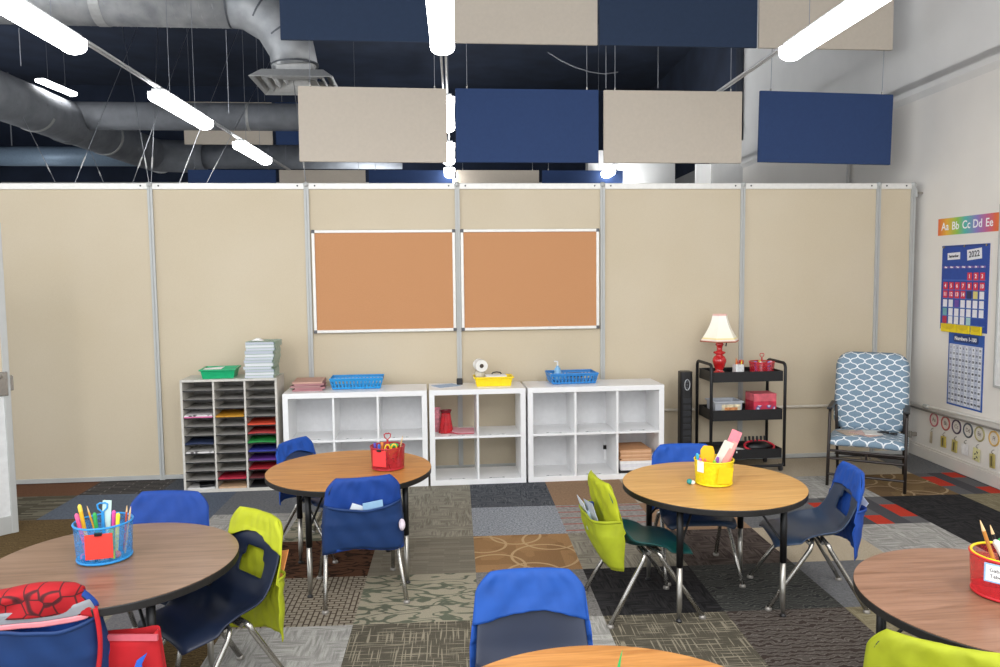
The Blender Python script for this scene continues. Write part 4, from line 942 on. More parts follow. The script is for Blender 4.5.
# ---------------------------------------------------------------- round tables
def wood(name, dark, light, rot, rough=.38, sc_=1.0):
    k = NB(name); v = k.coord('Object', (1, 14, 1), (0, 0, rot))
    nz = k.n('ShaderNodeTexNoise', Scale=2.6*sc_, Detail=6.0, Roughness=.62); nz.inputs['Distortion'].default_value = .6; k.l(v, nz.inputs['Vector'])
    n2 = k.n('ShaderNodeTexNoise', Scale=7*sc_, Detail=3.0); k.l(k.coord('Object', (1, 30, 1), (0, 0, rot)), n2.inputs['Vector'])
    a = k.ramp(nz.outputs['Fac'], [(.3, dark), (.62, light)]); b = k.ramp(n2.outputs['Fac'], [(.35, (.8, .8, .8, 1)), (.65, (1, 1, 1, 1))])
    mm = k.n('ShaderNodeMix', data_type='RGBA', blend_type='MULTIPLY'); mm.inputs[0].default_value = .7; k.l(a, mm.inputs[6]); k.l(b, mm.inputs[7])
    k.l(mm.outputs[2], k.b.inputs['Base Color']); k.b.inputs['Roughness'].default_value = rough
    return k.m
TH, TR = .60, .457
leg_tab = mat('table_leg_chrome', 'aaa7a0', .28, .85, var=.012)
def round_table(x, y, wm, label, rz=0, r=TR):
    t = thing('round_table', label, 'table', (x, y, 0), 0, 'round classroom tables')
    m = MB(); m.lathe([(r-.004, TH-.003), (r-.0005, TH-.0025), (r-.0005, TH), (r-.003, TH)], 96); m.build('tabletop', wm, t)
    m = MB(); m.lathe([(r-.006, TH-.034), (r, TH-.03), (r+.001, TH-.006), (r-.001, TH-.0012)], 96, cap1=False); m.build('edge_band', edge_m, t, smooth=False)
    MB().lathe([(r*.78, TH-.062), (r*.8, TH-.034)], 64, cap0=False).build('apron', black_m, t, solid=.004)
    for i in range(4):
        a = rz+PI/4+i*PI/2; c, s = math.cos(a), math.sin(a); R0 = .365
        lg = MB().tube([(R0*c, R0*s, TH-.034), (R0*c, R0*s, .27)], .0165, 12).build('leg', black_m, t, smooth=True)
        MB().tube([(R0*c, R0*s, .275), (R0*c, R0*s, .09), (R0*1.01*c, R0*1.01*s, .015)], [.0135, .0135, .009], 12).build('leg_insert', leg_tab, lg, smooth=True)
        MB().lathe([(.016, .0005), (.016, .006), (.006, .018)], 14, (R0*1.01*c, R0*1.01*s, 0)).build('glide', black_p, lg)
        MB().tube([(R0*c, R0*s, .36), ((R0-.17)*c, (R0-.17)*s, TH-.036)], .006, 8).build('brace', black_m, lg)
    return t
oak_a = wood('oak_laminate_tan', 'ab6e32', 'cd904c', .5); oak_b = wood('oak_laminate_gold', 'c48b44', 'dcab64', .7); oak_c = wood('oak_laminate_grain', 'a0662e', 'cb8f4e', .9, sc_=1.0)
wal_a = wood('walnut_laminate', '725643', '92745f', -.35, .3); wal_b = wood('walnut_laminate_red', '7c573f', 'a07860', .75, .33)
round_table(.527, -2.248, oak_a, 'round oak-topped table at the back left with the red caddy', .35-.1)
round_table(2.42, -2.81, oak_b, 'round golden wood table with the yellow caddy', 0)
round_table(-.24, -3.566, wal_a, 'round dark walnut table at the near left with the blue caddy', -.1)
round_table(2.862, -4.275, wal_b, 'round walnut table at the near right with the name-card caddy', .3)
round_table(1.396, -4.957, oak_c, 'round wood table at the bottom edge in front of the camera', .2, .512)

# ---------------------------------------------------------------- school chairs
PRO = [(0, .200, .322, .165), (.05, .192, .341, .190), (.2, .125, .352, .2), (.4, .0, .345, .2), (.52, -.09, .349, .196), (.6, -.142, .375, .192), (.68, -.172, .43, .188), (.8, -.198, .515, .182), (.92, -.222, .605, .172), (.97, -.232, .645, .154), (1.0, -.238, .665, .122)]
def pro(v):
    for a, b in zip(PRO, PRO[1:]):
        if v <= b[0] or b is PRO[-1]:
            s = (v-a[0])/(b[0]-a[0]); return [a[i]+(b[i]-a[i])*s for i in (1, 2, 3)]
_pp = np.array([pro(i/200) for i in range(201)]); _k = np.ones(9)/9
for _c in range(3):
    _e = np.pad(_pp[:, _c], 4, mode='edge'); _pp[:, _c] = np.convolve(_e, _k, 'valid') if _c < 2 else _pp[:, _c]
def S(u, v):
    i = min(199, max(0, int(v*200))); f = v*200-i
    y, z, hw = _pp[i]*(1-f)+_pp[i+1]*f
    t = (_pp[min(200, i+3)]-_pp[max(0, i-3)]); n = Vector((0, t[1], -t[0])); n = Vector((0, -t[1], t[0])) if n.z < 0 and v < .5 else Vector((0, t[1], -t[0]))
    n = Vector((0, t[1], -t[0])).normalized()   # seat: path runs -y, so normal is +z; back: normal is +y
    cs = (0, .0, .0, .012, .04, .05, .046, .03, .016, .01, .006); c = cs[min(10, int(v*10))]*(1-(v*10 % 1)) + cs[min(10, int(v*10)+1)]*(v*10 % 1)
    return Vector((u*hw, y, z)) + n*(c*abs(u)**2.6) + Vector((0, 0, -.024*abs(u)**5 if v < .3 else 0))
def make_chair(cm, label, legm=chrome, hole=True):
    t = thing('school_chair', label, 'chair', (0, 0, 0), 0, 'school chairs')
    m = MB(); m.grid(lambda a, b: S(a*2-1, b), 18, 36, lambda a, b: hole and .70 < b < .83 and abs(a*2-1) < .46-(b-.70)*1.1)
    m.build('shell', cm, t, smooth=True, solid=.010, subsurf=1)
    for sx in (-1, 1):
        for sy in (-1, 1):
            p0 = Vector((sx*.09, -sy*.0+(.0 if sy > 0 else -.05), .333)); p1 = Vector((sx*.165, sy*.02+(.0 if sy > 0 else -.03), .330)); p2 = Vector((sx*.182, sy*.05-.015, .300)); p3 = Vector((sx*.205, sy*.235, .012))
            pts = [p0, p0.lerp(p1, .6), p1, p1.lerp(p2, .5)+Vector((sx*.006, 0, .006)), p2, p2.lerp(p3, .5), p3]
            lg = MB().tube(pts, .0115, 12).build('leg', legm, t, smooth=True)
            MB().lathe([(.017, .0005), (.017, .008), (.012, .016)], 14, (p3.x, p3.y, 0)).build('glide', mat('chair_glide', '8f8b85', .4, .5), lg)
    for y in (-.03, .035): MB().tube([(-.17, y, .331), (.17, y, .331)], .009, 8).build('cross_brace', legm, t)
    return t
navy_c = mat('chair_navy', '1f3047', .4, var=.05, scale=8); navy_d = mat('chair_dark_navy', '111d35', .5, var=.05, scale=8); green_c = mat('chair_dark_green', '134a47', .38, var=.05, scale=8); blue_c = mat('chair_blue', '223a66', .4, var=.05, scale=8)
# ---------------------------------------------------------------- fabric seat sacks over the chair backs
def bk(u, z):
    """surface of a chair back, carried straight down below the seat"""
    y = -.238+.255*(.665-z)*(1 if z > .4 else 1) ; 
    if z < .40: y = -.1705-.06*(.40-z)
    hw = .19 if z < .43 else (.19-.018*(z-.43)/.175 if z < .605 else .172-.037*max(0, (z-.605)/.06)**1.6)
    return Vector((u*hw, y+.018*abs(u)**2.6*(1 if z > .45 else .4), z))
ZT = .669
def sack(loc, rz, m1, m2, label, zf=.575, zb=.24, zp=.50, bulge=.045, seed=1, scale=1, cat='seat sack', wave=.02, up=0, pocket=True, t0=.017, back_skew=0):
    rr = random.Random(seed); ph = [rr.uniform(0, 6) for _ in range(6)]
    t = thing('seat_sack', label, cat, loc, rz, None, scale)
    fr = [(zf+(ZT-.014-zf)*i/8, 1.0) for i in range(9)]; top = [(ZT-.004, .85), (ZT+.004, .45), (ZT+.007, 0), (ZT+.004, -.45), (ZT-.004, -.85)]
    bkp = [(ZT-.014-(ZT-.014-zb)*i/18, -1.0) for i in range(19)]
    path = fr+top+bkp; N = len(path)-1
    def P(a, b):
        i = min(N-1, int(b*N)); f = b*N-i; z = path[i][0]*(1-f)+path[i+1][0]*f; o = path[i][1]*(1-f)+path[i+1][1]*f
        u = a*2-1; lens = max(0, 1-abs(u)**7)
        back = b > .5
        hem = 0
        if not back: hem = max(0, 1-(b*N)/4)*(.025*math.cos(u*2.2)+wave*.4*math.sin(3*u+ph[0]))
        else: hem = -max(0, 1-(1-b)*N/5)*(wave*math.sin(2.5*u+ph[1])+back_skew*u)
        q = bk(u*1.085, z+up)
        off = o*(t0*lens+.0012)+(.0028*math.sin(9*u+14*z*3+ph[2])+.002*math.sin(23*u-30*z+ph[3]))*o
        if back and z < .62: off -= .010*lens*min(1, (.62-z)*6)
        q.y += off; q.z += hem
        return q
    MB().grid(P, 30, N*2).build('cover', m1, t, smooth=True, solid=.003)
    if pocket:
        def Q(a, b):
            u = a*2-1; z = zb+.004+(zp-zb)*b; lens = max(0, 1-abs(u)**7)
            q = bk(u*1.09, z+up); bl = math.sin(min(1, b*1.25)*PI*.62)
            q.y -= lens*(t0+.012+bulge*bl)+.003*math.sin(11*u+9*b+ph[4])*lens+.0015
            q.z += -(1-b)*(wave*math.sin(2.5*u+ph[1])+back_skew*u)-.012*b*(1-u*u)+.006*b*math.sin(4*u+ph[5])
            return q
        MB().grid(Q, 28, 14).build('pocket', m2, t, smooth=True, solid=.003)
        def H(a, b):
            q = Q(a, 1); q.z += -.012+.014*b; q.y -= .002; return q
        MB().grid(H, 28, 1).build('pocket_hem', m2, t, smooth=True, solid=.003)
    return t
sk_blue = mat('sack_royal_blue', '104ba6', .75, var=.05, scale=14, sheen=0); sk_deep = mat('sack_deep_blue', '0c3c8c', .75, var=.05, scale=14, sheen=0); sk_dk = mat('sack_dark_blue', '0c3266', .7, var=.05, scale=14, sheen=0)
sk_lime = mat('sack_lime', 'a6ad14', .75, var=.05, scale=14, sheen=0); sk_lime2 = mat('sack_lime_deep', '98a212', .75, var=.06, scale=14, sheen=0)
R_ = math.radians
CH = {}
def chair(key, x, y, deg, label, cm, scale=1.0, src=None):
    if src:
        t = dup(src, (x, y, 0), R_(deg), label)
        if cm:
            for c in t.children:
                if c.name.startswith('shell'): c.data = c.data.copy(); c.data.materials[0] = cm
    else:
        t = make_chair(cm, label); t.location = (x, y, 0); t.rotation_euler[2] = R_(deg)
    t.scale = (scale,)*3; CH[key] = t; return t
c0 = chair('ch2', .60, -2.505, 11, 'blue chair with its pocketed back to the camera at the back left table', navy_d, 1.0)
chair('ch1', .31, -1.80, -119, 'blue chair at the back left corner of the far left wood table', blue_c, .97, c0)
chair('ch3', 2.03, -2.865, -84, 'dark green chair at the left of the golden wood table', green_c, 1.0, c0)
chair('ch4', 2.44, -2.46, 176, 'chair behind the golden wood table, its blue cover half hidden by the yellow caddy', navy_c, 1.0, c0)
chair('ch5', 2.912, -2.837, 79, 'navy chair at the right of the golden wood table', mat('chair_slate_navy', '2d3f58', .4, var=.05, scale=8), 1.0, c0)
chair('ch6', -.27, -3.10, 173, 'chair behind the near left walnut table, only its blue covered back showing', navy_c, 1.0, c0)
chair('ch7', .10, -3.52, 134, 'navy chair at the right of the near left walnut table', navy_d, 1.04, c0)
chair('ch8', -.325, -3.80, 4, 'chair at the bottom left corner under a red jacket', navy_d, 1.0, c0)
c9 = make_chair(navy_d, 'navy chair facing the camera behind the bottom edge table', hole=False); c9.location = (1.30, -4.27, 0); c9.rotation_euler[2] = R_(178); CH['ch9'] = c9
chair('ch10', 2.485, -4.51, -38, 'chair at the bottom right corner under a lime cover', navy_d, 1.0, c0)
def sk(key, *a, **kw):
    t = CH[key]; s = sack(t.location, t.rotation_euler[2], *a, scale=t.scale[0]*1.0, **kw); s['group'] = 'seat sacks on the chair backs'; return s
sk('ch2', sk_deep, sk_dk, 'blue seat sack with papers on the chair in front of the far left wood table', zf=.60, zb=.285, zp=.53, bulge=.035, seed=2, back_skew=-.012)
sk('ch1', sk_blue, sk_blue, 'blue seat sack at the back left corner of the far left wood table', zf=.575, zb=.3, zp=.5, seed=3, bulge=.02)
sk('ch3', sk_lime, sk_lime2, 'lime seat sack stuffed with things on the dark green chair', zf=.50, zb=.27, zp=.505, bulge=.07, seed=4)
sk('ch4', sk_blue, sk_blue, 'blue seat sack on the chair behind the yellow caddy', zf=.55, zb=.3, zp=.5, seed=5, bulge=.02)
sk('ch5', sk_blue, sk_deep, 'blue seat sack on the navy chair right of the golden wood table', zf=.555, zb=.275, zp=.5, seed=6, bulge=.03)
sk('ch6', sk_deep, sk_deep, 'blue seat sack behind the near left walnut table', zf=.50, zb=.3, zp=.5, seed=7, bulge=.02)
sk('ch7', sk_lime, sk_lime2, 'lime seat sack on the navy chair right of the near left walnut table', zf=.575, zb=.2, zp=.47, seed=8, bulge=.03, back_skew=.02)
sk('ch8', sk_deep, sk_dk, 'blue seat sack below the red jacket at the bottom left', zf=.5, zb=.28, zp=.565, seed=9, bulge=.03)
sk('ch9', mat('sack_bright_blue', '0e4797', .75, var=.05, scale=14, sheen=0), sk_blue, 'bright blue seat sack on the chair facing the camera at the bottom', zf=.525, zb=.3, zp=.5, seed=10, bulge=.02, wave=.012)
sk('ch10', mat('sack_olive_lime', '98a014', .75, var=.05, scale=14), sk_lime, 'lime seat sack at the bottom right corner', zf=.5, zb=.28, zp=.5, seed=11, bulge=.04)
# things in the seat sacks (placed in the frame of their chair)
def inchair(key, p): return CH[key].matrix_basis @ Vector(p)
def sackcard(key, p, w, h, col, label, cat='paper', ry=0, rz=0, rx=.15, name='pocket_paper', th=.003):
    t = CH[key]; o = MB().box((0, 0, h/2), (w, th, h)).build(name, mat('card_'+col, col, .7), None, bevel=.001)
    o.matrix_world = t.matrix_basis @ Matrix.Translation(p) @ Matrix.Rotation(rz, 4, 'Z') @ Matrix.Rotation(ry, 4, 'Y') @ Matrix.Rotation(rx, 4, 'X'); return tag(o, label, cat)
bpy.context.view_layer.update()
sackcard('ch2', (-.03, -.212, .42), .15, .115, 'e4ecf2', 'white paper edge sticking out of the blue sack at the far left wood table', ry=.38, rx=.27)
sackcard('ch2', (.055, -.222, .42), .10, .14, '9cc4e4', 'light blue paper sticking out of the blue sack at the far left wood table', ry=-.12, rx=.27)
t = thing('pocket_tissue', 'crumpled pale tissue at the right side of the blue sack', 'tissue', inchair('ch2', (.19, -.225, .41)))
MB().ball((0, 0, 0), .024, (.7, .8, 1.3), 8).build('tissue_ball', mat('tissue', 'd9ccd6', .8, var=.1), t, smooth=True)
sackcard('ch3', (-.08, -.245, .40), .12, .16, 'd8dde6', 'white papers sticking out of the lime sack on the green chair', ry=.1, rx=.34)
sackcard('ch3', (.03, -.235, .40), .14, .17, 'b9bfc9', 'grey folder in the lime sack on the green chair', ry=-.1, rx=.3)
t = thing('water_bottle', 'blue capped bottle in the lime sack on the green chair', 'bottle', inchair('ch3', (-.03, -.255, .405)))
MB().lathe([(.02, 0), (.022, .01), (.022, .09), (.014, .105), (.014, .12)], 18).build('body', mat('bottle_white', 'bcd3e4', .3), t, smooth=True); MB().lathe([(.016, .11), (.016, .135), (.01, .14)], 16).build('cap', mat('cap_navy', '24408c', .4), t)
sackcard('ch5', (-.03, -.215, .42), .08, .12, 'd6dbe4', 'white and blue wrapper sticking out behind the navy chair', ry=-.2, rx=.5)
sackcard('ch7', (-.10, -.225, .42), .08, .12, 'ee9b5c', 'orange paper corner behind the lime sack at the near left table', ry=.3, rx=.5)
sackcard('ch10', (.0, -.25, .48), .11, .13, 'ece6ea', 'white paper sticking out of the lime sack at the bottom right', ry=-.5, rx=.27)
# red jacket with a pink lining over the bottom left chair
k = NB('red_net_cloth'); vo = k.n('ShaderNodeTexVoronoi', Scale=19.0, feature='DISTANCE_TO_EDGE'); k.l(k.coord('Object', (1, .6, 1.1)), vo.inputs['Vector']); vo.inputs['Randomness'].default_value = .45
k.l(k.ramp(vo.outputs['Distance'], [(.0, '3a0a10'), (.035, '5a0c14'), (.06, 'a80c18')]), k.b.inputs['Base Color']); k.b.inputs['Roughness'].default_value = .8; red_net = k.m
red_cl = mat('red_cloth', 'ab0c18', .85, var=.08, scale=8)
c8 = CH['ch8']; jk = thing('red_jacket', 'red jacket with dark net lines and pink lining over the bottom left chair', 'jacket', c8.location, c8.rotation_euler[2])
def J(a, b, w=1.10, off=.042, z0=.60, z1=.60, lump=.012):
    u = a*2-1; s = b
    if s < .4: z = z1+(.672-z1)*s/.4; o = 1
    elif s < .6: f = (s-.4)/.2; z = .672+.018*math.sin(f*PI); o = math.cos(f*PI)
    else: z = .672-(.672-z0)*(s-.6)/.4; o = -1
    q = bk(u*w, min(z, .665)); q.z = z+.010*math.sin(3.1*u+1)*(1 if .2 < s < .8 else .4)-(.055*u*u*u if s > .6 else 0)*(s-.6)*1.2 - .03*max(0, abs(u)-.8)*5*.3
    q.y += o*(off*max(.12, 1-abs(u)**6)+lump*math.sin(5*u+8*s)*.6)
    return q
MB().grid(lambda a, b: J(a, b), 36, 30).build('body', red_net, jk, smooth=True, solid=.006)
def band(name, m, z0, z1, off, sag):
    def B(a, b):
        u = a*2-1; z = z0+(z1-z0)*b-sag*(u+1)*.5*-1; q = bk(u*1.03, min(z, .66)); q.y -= off*max(.25, 1-abs(u)**6)+.002*math.sin(9*u); q.z = z; return q
    MB().grid(B, 30, 4).build(name, m, jk, smooth=True, solid=.005)
band('grey_lining', mat('grey_lining', '8d8f95', .8), .575, .62, .040, .012)
band('pink_trim', mat('pink_trim', 'ee9097', .8), .560, .578, .043, .012)
MB().grid(lambda a, b: Vector((.176+.012*math.sin(5*b)+.02*(a-.5), -.17-.06*a-.02*b, .60-.36*b)), 8, 16).build('sleeve', red_cl, jk, smooth=True, solid=.014)
MB().tube([(-.2, -.24, .70), (-.16, -.27, .69), (-.12, -.28, .665)], [.016, .018, .014], 8).build('white_strap', paper_w, jk, smooth=True)
# red bag beside it
bg = thing('red_bag', 'red fabric bag with a blue patch hanging beside the bottom left chair', 'bag', (-.075, -3.93, .0), -.12)
MB().grid(lambda u, v: Vector((.155*(.8+.25*(1-v))*np.sign(math.cos(2*PI*u))*abs(math.cos(2*PI*u))**.5, (.05-.02*v)*np.sign(math.sin(2*PI*u))*abs(math.sin(2*PI*u))**.6, .10+.38*v+.012*math.sin(7*u*2)))
, 40, 14).build('body', red_cl, bg, smooth=True, solid=.004)
MB().box((0, 0, .10), (.3, .08, .01)).build('bottom', red_cl, bg, bevel=.003)
MB().prism([(-.03, .35), (.0, .29), (.015, .23), (.06, .27), (.085, .33), (.075, .40), (.095, .44), (.06, .415), (.04, .36), (.01, .38)], -.001, .004, Matrix.Translation((.02, -.066, 0)) @ Matrix.Rotation(PI/2, 4, 'X')).build('blue_patch', mat('patch_blue', '1f56b8', .7), bg)
MB().box((0, -.03, .475), (.27, .01, .02)).build('pink_binding', mat('pink_binding', 'c25a66', .8), bg)
MB().tube([(-.1, 0, .47), (-.13, .02, .50), (-.19, .06, .52), (-.22, .1, .53)], .008, 8).build('strap', red_cl, bg)

# ---------------------------------------------------------------- folding lawn chair
k = NB('trellis_cushion')
sx_ = k.n('ShaderNodeSeparateXYZ'); k.l(k.coord('UV'), sx_.inputs[0])
# ogee trellis: two families of wavy lines
U_ = k.math('MULTIPLY', sx_.outputs['X'], 1/.112); V_ = k.math('MULTIPLY', sx_.outputs['Y'], 1/.088)
def fam(sgn):
    w = k.math('MULTIPLY', k.math('SINE', k.math('MULTIPLY', k.math('ADD' if sgn > 0 else 'SUBTRACT', U_, V_), 2*PI)), .085)
    f = k.math('FRACT', k.math('SUBTRACT', k.math('SUBTRACT' if sgn > 0 else 'ADD', U_, V_), w))
    return k.math('LESS_THAN', k.math('ABSOLUTE', k.math('SUBTRACT', f, .5)), .062)
line = k.math('MAXIMUM', fam(1), fam(-1)); tex = k.n('ShaderNodeTexNoise', Scale=220.0); k.l(k.coord('Object'), tex.inputs['Vector'])
k.l(k.mix(line, k.ramp(tex.outputs['Fac'], [(.3, '6d8496'), (.7, '8299aa')]), 'e6eaec'), k.b.inputs['Base Color']); k.b.inputs['Roughness'].default_value = .9
trellis = k.m
def cushion(m_name, fn, w, h, th, parent, nu=20, nv=24, corner=.06):
    """padded cushion: fn(x, s, t) places width x, length s, thickness t; flat coordinates go to the UV map"""
    bm = bmesh.new(); uvl = bm.loops.layers.uv.new('UVMap'); st = {}
    for side in (1, -1):
        V = []
        for j in range(nv+1):
            row = []
            for i in range(nu+1):
                a, b = i/nu*2-1, j/nv*2-1
                x, s = a*w/2, b*h/2
                # rounded corners
                ex, es = abs(a)-1+corner*2/w, abs(b)-1+corner*2/h
                if ex > 0 and es > 0:
                    X = ex*w/2; Y_ = es*h/2; d = math.hypot(X, Y_)
                    mx = max(X, Y_)
                    if d > 0: x = math.copysign(w/2-corner+X*mx/d, a); s = math.copysign(h/2-corner+Y_*mx/d, b)
                puff = (1-abs(a)**6)*(1-abs(b)**6); tt = side*th/2*(puff**.5 if puff > 0 else 0)
                vt = bm.verts.new(fn(x, s+h/2, tt)); st[vt] = (x+w/2, s+h/2); row.append(vt)
            V.append(row)
        for j in range(nv):
            for i in range(nu):
                f = bm.faces.new((V[j][i], V[j][i+1], V[j+1][i+1], V[j+1][i]) if side > 0 else (V[j][i], V[j+1][i], V[j+1][i+1], V[j][i+1])); f.smooth = True
                for lp_ in f.loops: lp_[uvl].uv = st[lp_.vert]
    bmesh.ops.remove_doubles(bm, verts=bm.verts[:], dist=.0008)
    me = bpy.data.meshes.new(m_name); bm.to_mesh(me); bm.free(); me.materials.append(trellis)
    o = bpy.data.objects.new(m_name, me); COL.objects.link(o); o.parent = parent; return o
LC = thing('folding_lawn_chair', 'folding chair with blue and white trellis cushions by the right wall', 'chair', (4.47, -.79, 0), R_(146))
brn = mat('brown_tube', '2b2421', .4, .3, var=.1)
FW = .27   # half width
for s in (-1, 1):
    m = MB(); m.tube([(s*FW, .30, .0), (s*FW, .24, .30), (s*FW, .20, .55), (s*FW, .18, .585)], .0125, 10); m.build('front_leg', brn, LC, smooth=True)
    m = MB(); m.tube([(s*(FW-.02), -.33, .0), (s*(FW-.02), -.20, .30), (s*(FW-.02), -.08, .585)], .0125, 10); m.build('rear_leg', brn, LC, smooth=True)
    m = MB(); m.tube([(s*(FW-.035), .20, .325), (s*(FW-.035), -.17, .30), (s*(FW-.035), -.22, .36), (s*(FW-.035), -.345, .90)], .0115, 10); m.build('side_rail', brn, LC, smooth=True)
    MB().box((s*FW, .05, .60), (.042, .36, .022)).build('armrest', black_p, LC, bevel=.008)
for (y, z, nm) in ((.245, .27, 'front_bar'), (-.215, .27, 'rear_bar'), (.283, .09, 'front_stretcher'), (-.27, .14, 'rear_stretcher'), (.255, .21, 'front_bar')):
    MB().tube([(-FW, y, z), (FW, y, z)], .0105, 8).build(nm, brn, LC)
MB().tube([(0, .25, .27), (0, .25, .21)], .009, 8).build('hinge_post', brn, LC)
m = MB()
for s in (-.03, .03): m.ball((s, .255, .235), .007, n=5)
m.build('hinge_bolt', chrome, LC)
bd = Vector((0, -.15, .66)).normalized(); bn = Vector((0, bd.z, -bd.y))
cushion('seat_cushion', lambda x, s, t: Vector((x, .255-s, .345+t+.006*math.cos(x*8)-.02*max(0, (.06-s))/.06)), .57, .46, .075, LC, corner=.05)
cushion('back_cushion', lambda x, s, t: Vector((x*(1-.04*s), 0, 0))+Vector((0, -.165, .365))+bd*s+bn*t, .56, .655, .085, LC, corner=.12)
for s in (-1, 1): MB().tube([(s*.2, -.19, .37), (s*.24, -.21, .40), (s*.25, -.2, .34)], .006, 6).build('cushion_tie', mat('tie_cloth', '7f9ab0', .9), LC)
bpy.context.view_layer.update()
def onlc(p): return LC.matrix_basis @ Vector(p)
for i, (x, y, rz, z, w, h, c_, l) in enumerate(((.13, .06, .5, .388, .15, .2, 'b8a48e', 'tan covered booklet lying lowest on the cushioned chair'), (.02, .07, .9, .392, .15, .21, 'c9a79b', 'pinkish magazine in the middle of the cushioned chair'), (-.03, .04, .2, .398, .13, .18, 'd5d3cd', 'pale striped magazine on the cushioned chair'))):
    o = MB().box((0, 0, 0), (w, h, .005)).build('magazine', mat('magazine_'+c_, c_, .5, var=.25, scale=30, aniso=(.3, 3, 1)), None, loc=onlc((x, y, z)), rot=(0, 0, R_(146)+rz), bevel=.001); tag(o, l, 'magazine', 'magazines on the cushioned chair')
t = thing('sunglasses', 'black glasses lying at the right of the cushioned chair seat', 'glasses', onlc((-.15, .02, .395)), R_(120))
for s in (-1, 1): MB().lathe([(.026, 0), (.03, .006), (.026, .014)], 16, (s*.034, 0, 0), sy=.75).build('lens', black_p, t, smooth=True)
MB().tube([(-.06, 0, .01), (-.065, .05, .012), (.065, .06, .012), (.06, 0, .01)], .004, 6).build('temple', black_p, t)

# ---------------------------------------------------------------- charts on the right wall
def wall_thing(name, label, cat, t_, z, group=None, out=.002):
    p = WA+WD*t_; n = Vector((WD.y, -WD.x, 0)); return thing(name, label, cat, (p.x+n.x*out, p.y+n.y*out, z), WRZ, group)
ink_w = mat('white_ink', 'f2f2f2', .6, var=0); ink_b = mat('black_ink', '2b2c33', .7, var=0)
# alphabet strip
AS = wall_thing('alphabet_strip', 'rainbow alphabet strip with white letter pairs on the right wall', 'alphabet strip', .275, 2.04)
k = NB('rainbow_paper'); sx_ = k.n('ShaderNodeSeparateXYZ'); k.l(k.coord('Object'), sx_.inputs[0])
f = k.math('DIVIDE', sx_.outputs['X'], 1.02)
k.l(k.ramp(f, [(0, 'e2643c'), (.12, 'e8b23c'), (.26, '8fc04e'), (.36, '4fb3a8'), (.5, '8a7cc0'), (.62, 'c0648c'), (.72, 'e0683f'), (.86, 'e9a63c'), (1.0, 'e6cf4a')]), k.b.inputs['Base Color']); k.b.inputs['Roughness'].default_value = .7
MB().box((1.0, 0, 0), (2.0, .002, .142)).build('strip', k.m, AS)
for i, s in enumerate(('Aa', 'Bb', 'Cc', 'Dd', 'Ee', 'Ff', 'Gg')): lettering(s, .093, ink_w, AS, (.10+.141*i, -.0025, 0), bold=.0012)
# pocket calendar
cal_blue = mat('calendar_blue', '25489b', .6, var=.04); cal_red = mat('calendar_red', 'd4324a', .6, var=.03); cal_yel = mat('calendar_yellow', 'ecd31a', .45, var=.04); cal_wh = mat('calendar_white', 'e6e6ea', .6, var=.02)
CW, CHH = .605, .705
CA = wall_thing('pocket_calendar', 'blue pocket calendar chart with red number cards on the right wall', 'calendar', .352, 1.175, None, .004)
CA.rotation_euler[1] = 0
MB().box((CW/2, 0, CHH/2), (CW, .006, CHH)).build('backing', cal_blue, CA, bevel=.002)
MB().box((CW/2, -.004, CHH-.008), (CW, .006, .012)).build('top_hem', mat('calendar_hem', '1c3a80', .6), CA)
def minicard(x, z, w, h, m, nm='day_card', txt=None, sz=.05, tm=None, y=-.006, ry=0):
    o = MB().box((0, 0, 0), (w, .002, h)).build(nm, m, CA, loc=(x, y, z), rot=(0, ry, 0))
    if txt: lettering(txt, sz, tm or ink_w, o, (0, -.002, 0), name='lettering', bold=.001)
    return o
minicard(.165, .615, .165, .058, cal_wh, 'month_card', 'September', .03, ink_b, ry=-.03)
minicard(.43, .625, .18, .085, cal_wh, 'year_card', '2022', .068, ink_b, ry=-.08)
cxs = [.066+.0785*i for i in range(7)]
for i, d in enumerate(('Sun', 'Mon', 'Tue', 'Wed', 'Thu', 'Fri', 'Sat')):
    minicard(cxs[i], .523, .064, .016, mat('weekday_tint', '8f6fb0', .6), 'weekday_card', d, .018, ink_w)
rz_ = [.447, .368, .297, .222, .150, .083]
for z in rz_: MB().box((CW/2, -.004, z-.032), (CW-.05, .0015, .012)).build('clear_pocket', mat('pocket_blue', '3560b5', .4), CA)
for r in range(3):
    for c in range(7):
        n = r*7+c-3
        if 1 <= n <= 14: minicard(cxs[c], rz_[r], .058, .062, cal_red, 'day_card', str(n), .045)
for r, c, m_ in ((2, 4, mat('card_navy', '2a2f55', .6)), (2, 5, mat('card_pale_yellow', 'd9cf7a', .6)), (2, 6, cal_wh), (3, 2, mat('card_purple', '6a4aa0', .6)), (4, 0, mat('card_teal', '6fa7ad', .6)), (5, 0, mat('card_crimson', 'b8304a', .6)), (5, 4, mat('card_aqua', 'a9cfd0', .6))): minicard(cxs[c], rz_[r], .054, .06, m_)
for r, cs in ((3, (0, 1, 3, 4, 5, 6)), (4, (1, 2, 3, 4, 5, 6)), (5, (1, 2, 3))):
    for c in cs: minicard(cxs[c], rz_[r], .054, .062, cal_wh)
for i, (x, w) in enumerate(((.13, .2), (.325, .165), (.49, .13))):
    MB().prism([(-w/2, 0), (w/2, 0), (w/2, .07), (-w/2, .07)], 0, .012, Matrix.Translation((x, -.004, -.02)) @ Matrix.Rotation(PI/2, 4, 'X')).build('yellow_pocket', cal_yel, CA, bevel=.004)
    MB().prism([(-w*.46, .07)]+[(w*.46*math.cos(a), .068-.042*math.sin(a)) for a in [PI+PI*-k_/10 for k_ in range(1, 10)]]+[(w*.46, .07)], 0, .004, Matrix.Translation((x, -.0165, -.02)) @ Matrix.Rotation(PI/2, 4, 'X')).build('pocket_flap', mat('calendar_yellow_deep', 'dcbf12', .45), CA)
for x in (.03, CW/2, CW-.03): MB().tube([(x, -.004, CHH-.012), (x, -.01, CHH-.012)], .01, 10).build('grommet', chrome, CA)
